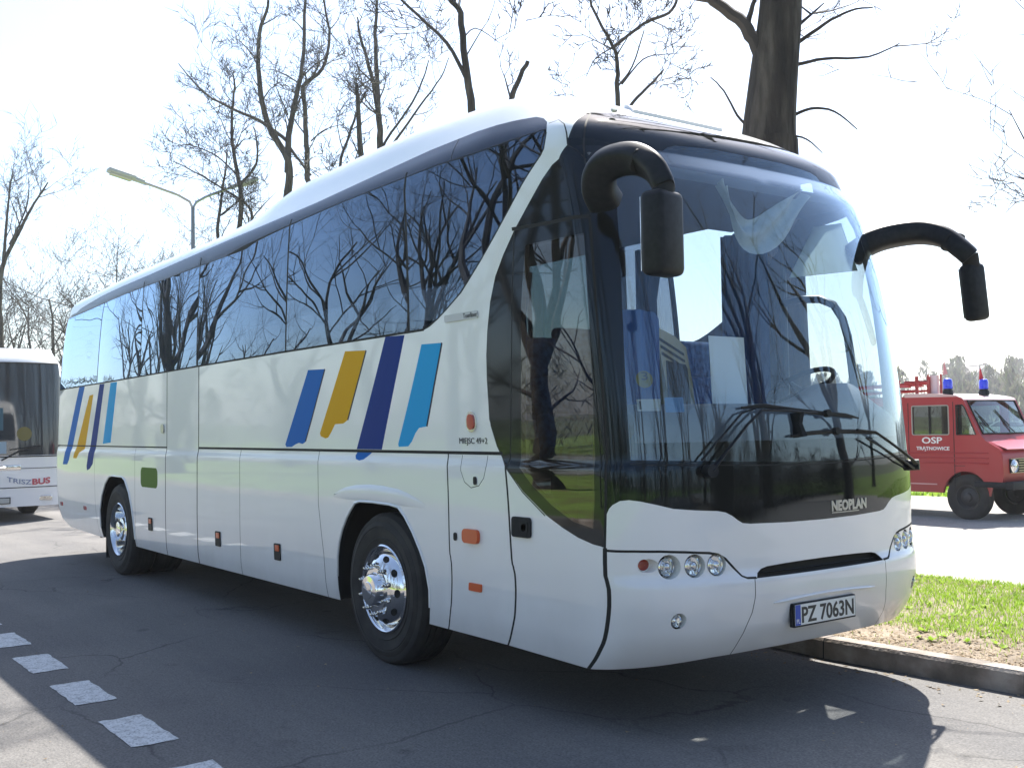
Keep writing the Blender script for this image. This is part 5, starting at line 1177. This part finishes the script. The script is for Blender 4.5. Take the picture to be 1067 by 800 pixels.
# ================================================================== THE RED FIRE VAN, RIGHT
M_RED = mat('fire_red', (.35, .012, .016), .42, coat=.10, build=dirt_paint((.35, .012, .016), (.20, .09, .07)))
M_ROOFW = mat('van_roof', (.62, .42, .40), .35, coat=.5)
vx, vy = -6.15, 11.2
van = thing('fire_van', 'small red fire brigade van with blue beacons parked on the road at the right', 'fire van', (vx, vy, 0))
W = 1.62      # width, near side at y = 0
arcf = [(.40*cos(a), .36+.42*sin(a)) for a in [radians(x) for x in range(172, -1, -14)]]
arcr = [(x-2.55, z) for x, z in arcf]
side = [(-3.45, .45), (-2.96, .42)]+arcr+[(-2.10, .42), (-.42, .42)]+arcf+[(.44, .55), (.60, .56), (.64, .70), (.63, 1.02), (.58, 1.135), (.36, 1.265), (.30, 1.33), (.235, 1.42), (0.0, 1.93), (-.10, 1.985), (-1.02, 2.0), (-3.40, 2.0), (-3.47, 1.9)]
win1 = rrect(-.93, 1.365, -.265, 1.845, .03); quart = [(-.13, 1.365), (.20, 1.365), (.02, 1.80), (-.02, 1.845), (-.13, 1.845)]
wrear = rrect(-2.1, 1.40, -1.15, 1.84, .04)
mid = MB()
for y0, th in ((0.0, .05), (W, -.05)): slab(mid, side, [win1, quart, wrear], lambda x, z, w, y0=y0: Vector((x, y0+w, z)), th)
def cross(pts_, yl=0.0, yr=W, mb=mid, mi=0, bulge=0.0, inset=0.0):
    n = len(pts_); ny_ = 8; k = []
    vs = [Vector((x+bulge*(1-(2*j/ny_-1)**2), yl+inset+(yr-yl-2*inset)*j/ny_, z)) for x, z in pts_ for j in range(ny_+1)]
    mb.add(vs, [(i*(ny_+1)+j, i*(ny_+1)+j+1, (i+1)*(ny_+1)+j+1, (i+1)*(ny_+1)+j) for i in range(n-1) for j in range(ny_)], mi, True)
cross([(.60, .56), (.64, .70), (.635, 1.02), (.585, 1.135), (.36, 1.268), (.30, 1.335), (.265, 1.37)], bulge=.03)
cross([(-3.45, .45), (-3.50, 1.0), (-3.47, 1.9), (-3.40, 2.003)]); 
vb = mid.build('body', M_RED, van)
m = MB(); cross([(.005, 1.925), (-.03, 1.965), (-.12, 1.99)], mb=m); cross([(-.12, 1.992), (-.5, 2.045), (-1.05, 2.05), (-1.06, 2.0)], mb=m)
slab(m, [(-.02, 1.955), (-.12, 2.005), (-.5, 2.047), (-1.05, 2.052), (-1.05, 1.99), (-.1, 1.98)], [], lambda x, z, w: Vector((x, -.012+w, z)), .03); m.build('roof', M_ROOFW, van)
m = MB(); cross([(-1.05, 2.004), (-2.2, 2.03), (-3.42, 2.0)], mb=m); m.build('rear_roof', M_RED, van)
MVG = glass('van_glass', (.62, .70, .68), 1.5, 2.2)
m = MB(); cross([(.262, 1.375), (.015, 1.915)], mb=m, yl=.09, yr=W-.09, bulge=.03); wsn = m.build('windscreen', MVG, van)
for o_ in ((.0, .09), (W-.09, W)):
    m = MB(); cross([(.265, 1.37), (.005, 1.925)], mb=m, yl=o_[0], yr=o_[1]); m.build('pillar', M_RED, van)
m = MB(); m.tube([(.272, .09, 1.375), (.02, .09, 1.91), (.05, W/2, 1.915), (.02, W-.09, 1.91), (.272, W-.09, 1.375), (.305, W/2, 1.372), (.272, .09, 1.375)], .014, 6); m.build('rubber_seal', MT['gap'], wsn)
def vwin(poly, nm_, rim_m=None):
    for yy, o_ in ((.018, 0), (W-.018, 0)):
        m = MB(); slab(m, poly, [], lambda x, z, w: Vector((x, yy+w, z)), .004); g = m.build(nm_, MVG, van)
        m = MB(); m.tube([Vector((x, .0 if yy < .5 else W, z)) for x, z in poly]+[Vector((poly[0][0], .0 if yy < .5 else W, poly[0][1]))], .011, 6); m.build('window_seal', rim_m or MT['gap'], g)
vwin(win1, 'door_window', mat('pale_seal', (.35, .33, .28), .6)); vwin(quart, 'quarter_window'); vwin(wrear, 'side_window')
m = MB(); m.box((-.625, -.004, 1.37), (-.605, .02, 1.84)); m.build('window_divider', MT['gap'], van)
m = MB()      # pressed ribs, door shut lines, trim strip
for z in (1.07, .99, .91): m.tube([(-3.3, -.002, z), (-1.5, -.002, z), (.40, -.002, z)], .011, 6)
m.build('pressed_rib', M_RED, vb)
m = MB()
for x in (-.18, -1.0): m.box((x-.006, -.003, .50), (x+.006, .001, 1.90))
m.box((-.18, -.003, .86), (.0, .001, .868)); m.build('door_gap', MT['gap'], vb)
m = MB(); m.box((-1.1, -.012, .545), (-.50, .0, .565)); m.build('side_strip', mat('pink_strip', (.6, .35, .33), .5), vb)
m = MB(); m.box((-.93, -.03, .93), (-.83, -.004, .955), bev=.006); m.build('door_handle', MT['chrome'], vb)
text_mesh('lettering', 'OSP', .145, MT['white'], vb, quad_frame((-.755, -.006, 1.225), (1, 0, 0), (0, -1, 0)), bold=.003, width=.37)
text_mesh('lettering', 'TRĄTNOWICE', .078, MT['white'], vb, quad_frame((-.86, -.006, 1.115), (1, 0, 0), (0, -1, 0)), bold=.0022, width=.60)
# nose: bonnet lip, lamps, grille, bumper
m = MB(); cross([(.36, 1.270), (.50, 1.195), (.62, 1.150), (.66, 1.135), (.655, 1.12), (.60, 1.118)], mb=m, yl=.10, yr=W-.10, bulge=.035); m.build('bonnet', mat('bonnet_red', (.34, .014, .018), .3, coat=.4), van)
for y in (.27, W-.27):
    m = MB(); T = Matrix.Translation((.645, y, .865)) @ Matrix.Rotation(-pi/2, 4, 'Z'); m.lathe([(.11, -.02), (.11, .03), (.095, .04), (.085, .03), (.05, .01), (.001, .0)], 24, T); h = m.build('headlight', MT['chrome'], van)
    m = MB(); m.lathe([(.088, .030), (.06, .05), (.001, .058)], 20, T); m.build('lens', MT['reflector'], h)
m = MB(); m.box((.64, .16, .76), (.672, W-.16, .98), bev=.008); g_ = m.build('grille', MT['gap'], van)
m = MB()
for k in range(5): m.box((.672, .40, .785+.04*k), (.682, W-.40, .800+.04*k))
m.box((.672, .17, .755), (.680, W-.17, .765)); m.box((.672, .17, .975), (.680, W-.17, .985)); m.build('grille_bar', mat('grille_bar', (.45, .36, .25), .4, metal=.6), g_)
m = MB(); m.box((.66, -.02, .50), (.80, W+.02, .63), bev=.02); m.box((.15, -.02, .53), (.70, .05, .62), bev=.015); m.build('bumper', MT['black'], van)
m = MB(); m.box((.80, .50, .47), (.812, 1.05, .58)); pl_ = m.build('number_plate', MT['black'], van)
m = MB(); m.box((.812, .515, .48), (.814, 1.035, .57)); m.build('plate_face', MT['plate'], pl_)
text_mesh('lettering', 'KR 0183', .085, MT['dark_text'], pl_, quad_frame((.8145, .53, .493), (0, 1, 0), (1, 0, 0)), bold=.001, width=.48)
for y0 in (.36, .98):
    w = bpy.data.objects.new('wiper', None); link(w, van); m = MB(); m.tube([(.315, y0, 1.39), (.24, y0-.14, 1.52), (.16, y0-.20, 1.66)], .010, 5); m.build('wiper_arm', MT['gap'], w); m = MB(); m.tube([(.25, y0-.05, 1.50), (.13, y0-.27, 1.76)], .010, 5); m.build('wiper_blade', MT['gap'], w)
m = MB(); m.box((-.9, .1, .55), (.25, W-.1, .60)); m.box((.0, .1, 1.30), (.27, W-.1, 1.38)); m.box((-1.05, .08, .6), (-1.0, W-.08, 1.9)); m.box((-3.4, .1, .55), (-1.05, W-.1, .6)); m.build('interior', MT['gap'], van)
for y in (.42, 1.18):
    m = MB(); m.box((-.78, y-.22, .80), (-.32, y+.22, .95), bev=.04); m.box((-.86, y-.22, .90), (-.72, y+.22, 1.52), bev=.05); m.box((-.82, y-.13, 1.50), (-.72, y+.13, 1.68), bev=.04); m.build('seat', MT['gap'], van)
m = MB(); m.tube([Vector((-.04+.10*cos(a)*.6, .42+.20*sin(a), 1.36+.17*cos(a))) for a in [2*pi*k/20 for k in range(21)]], .012, 6, caps=False); m.build('steering_wheel', MT['gap'], van)
for x in (0.0, -2.55):
    for far in (False, True):
        w = bpy.data.objects.new('wheel', None); link(w, van); w.location = (x, W-.03 if far else .03, .36); w.rotation_euler = (0, 0, pi if far else 0)
        m = MB(); m.lathe([(.20, .03), (.24, .0), (.32, -.005), (.35, .012)]+[q for k in range(4) for q in ((.362, .02+.04*k), (.362, .048+.04*k), (.352, .05+.04*k), (.352, .058+.04*k))]+[(.345, .19), (.2, .18)], 40); m.build('tyre', MT['rubber'], w)
        m = MB(); m.lathe([(.20, .03), (.20, .01), (.19, .01), (.175, .04), (.15, .07), (.10, .035), (.075, .03), (.07, -.01), (.05, -.02), (.001, -.02)], 32); m.build('rim', mat('van_rim', (.035, .035, .038), .5), w)
for y, nm_ in ((.20, 'near'), (1.10, 'far')):
    x0 = -.38 if y < .5 else -.27
    b = bpy.data.objects.new('beacon', None); link(b, van); b.location = (x0, y, 2.03)
    m = MB(); m.lathe([(.085, -.02), (.085, .05), (.07, .07), (.07, .09)], 20, ax='z'); m.build('beacon_base', MT['black'], b)
    m = MB(); m.lathe([(.075, .09), (.078, .20), (.066, .245), (.03, .265), (.001, .268)], 20, ax='z'); m.build('beacon_dome', mat('beacon_blue', (.01, .035, .75), .12, coat=1), b)
    m = MB(); hx = .0; m.tube([(-.06, 0, 0), (-.06, 0, .50)], .008, 5); m.build('flag_pole', MT['steel'], b)
    m = MB(); k0 = .26 if y > .5 else .34; m.add([(-.06, 0, k0+.24), (-.045, .02, k0+.06), (-.005, .015, k0), (-.06, -.03, k0-.03), (-.085, .01, k0+.03)], [(0, 1, 2), (0, 2, 3), (0, 3, 4), (0, 4, 1)], 0); m.build('pennant', mat('pennant_red', (.55, .04, .05), .7) if y > .5 else mat('pennant_pink', (.7, .30, .30), .7), b)
gear = bpy.data.objects.new('roof_rack', None); link(gear, van); gear.location = (-1.1, .2, 2.03)      # ladder and hose reel on the roof
m = MB()
for y in (0, .35):
    m.tube([(-2.0, y, .16), (.15, y, .20)], .022, 6); m.tube([(-2.0, y, .05), (.15, y, .08)], .022, 6)
for k in range(9): m.tube([(-1.95+.25*k, 0, .16), (-1.95+.25*k, .35, .16)], .016, 5)
m.tube([(.15, 0, -.02), (.15, 0, .32)], .03, 6); m.tube([(.15, .35, -.02), (.15, .35, .32)], .03, 6); m.tube([(-.2, 0, -.02), (-.2, 0, .26)], .03, 6)
m.tube([(-.05, -.05, .22), (.30, .1, .22)], .03, 6); m.build('ladder', M_RED, gear)
m = MB(); m.tube([(.20, .45, .02), (.20, .45, .34)], .075, 14); m.build('hose_roll', mat('hose_white', (.62, .60, .56), .8), gear)
m = MB(); m.tube([(.32, .45, .0), (.32, .45, .36)], .018, 6); m.tube([(.08, .45, .0), (.08, .45, .36)], .018, 6); m.build('rack_post', M_RED, gear)

# ================================================================== FAR OFF: HOUSE, PARKED CARS
def house(loc, label, wcol, sc=1.0, rz=0):
    h = thing('house', label, 'house', loc, rz=rz); m = MB(); slab(m, [(-4, 0), (4, 0), (4, 3.2), (0, 6.2), (-4, 3.2)], [], lambda u, v, w: Vector((u, w, v))*sc, 9)
    m.build('wall', mat('render_wall', wcol, .9), h); m = MB()
    for s in (-1, 1): slab(m, [(-.5, 0), (9.5, 0), (9.5, 5.6), (-.5, 5.6)], [], lambda u, v, w, s=s: Vector((s*(4.5-v*.83), u, 2.85+v*.62+w))*sc, .2)
    r = m.build('roof', mat('roof_grey', (.18, .15, .14), .85), h); m = MB(); m.box((1, 3, 4.6), (1.8, 3.8, 7)); m.v = [tuple(Vector(q)*sc) for q in m.v]; m.build('chimney', mat('brick', (.3, .16, .11), .9), r)
    for u in (-2.2, 2.2):
        m = MB(); m.box((u-.5, -.05, 1.0), (u+.5, -.004, 2.3)); m.v = [tuple(Vector(q)*sc) for q in m.v]; m.build('window', MB_GL, h)
for ang, r, lab, c, sc_, rz in ((117.2, 290, 'pale gabled house on the hillside behind the red van, nearest the right edge', (.62, .60, .55), 1.0, radians(25)), (119.6, 315, 'small house with a dark roof on the hillside above the van windscreen', (.5, .42, .34), 1.0, radians(60))):
    x = CAM.x+r*cos(radians(ang)); y = CAM.y+r*sin(radians(ang)); house((x, y, hill_z(x, y)), lab, c, sc_, rz)
def car(loc, rz, col, label, group):
    c = thing('parked_car', label, 'car', loc, group, rz); m = MB()
    prof = [(-2.1, .35), (2.1, .35), (2.15, .75), (1.2, .92), (.55, 1.38), (-1.1, 1.42), (-1.85, .98), (-2.15, .85)]
    slab(m, prof, [], lambda u, v, w: Vector((u, w-.82, v)), 1.64); m.build('body', mat('car_paint', col, .25, coat=1), c)
    for s in (-.825, .821):
        m = MB(); slab(m, [(1.05, .94), (.5, 1.32), (-1.05, 1.35), (-1.6, .98)], [], lambda u, v, w, s=s: Vector((u, s+w, v)), .004); m.build('window', MB_GL, c)
    for x in (-1.3, 1.3):
        for s in (-.80, .80): m = MB(); m.lathe([(.001, -.1), (.32, -.1), (.32, .1), (.001, .1)], 16, Matrix.Translation((x, s, .32))); m.build('wheel', MT['rubber'], c)
CL = [(118.6, 96, (.7, .7, .72), 'white car parked far off beyond the lawn, nearest the red van bonnet'), (117.5, 99, (.35, .36, .4), 'grey car parked far off beyond the lawn at the right edge'), (119.7, 103, (.6, .62, .66), 'silver car parked far off beyond the lawn, seen past the van windscreen')]
for ang, r, c, lab in CL: car((CAM.x+r*cos(radians(ang)), CAM.y+r*sin(radians(ang)), 0), radians(30), c, lab, 'cars parked beyond the lawn')
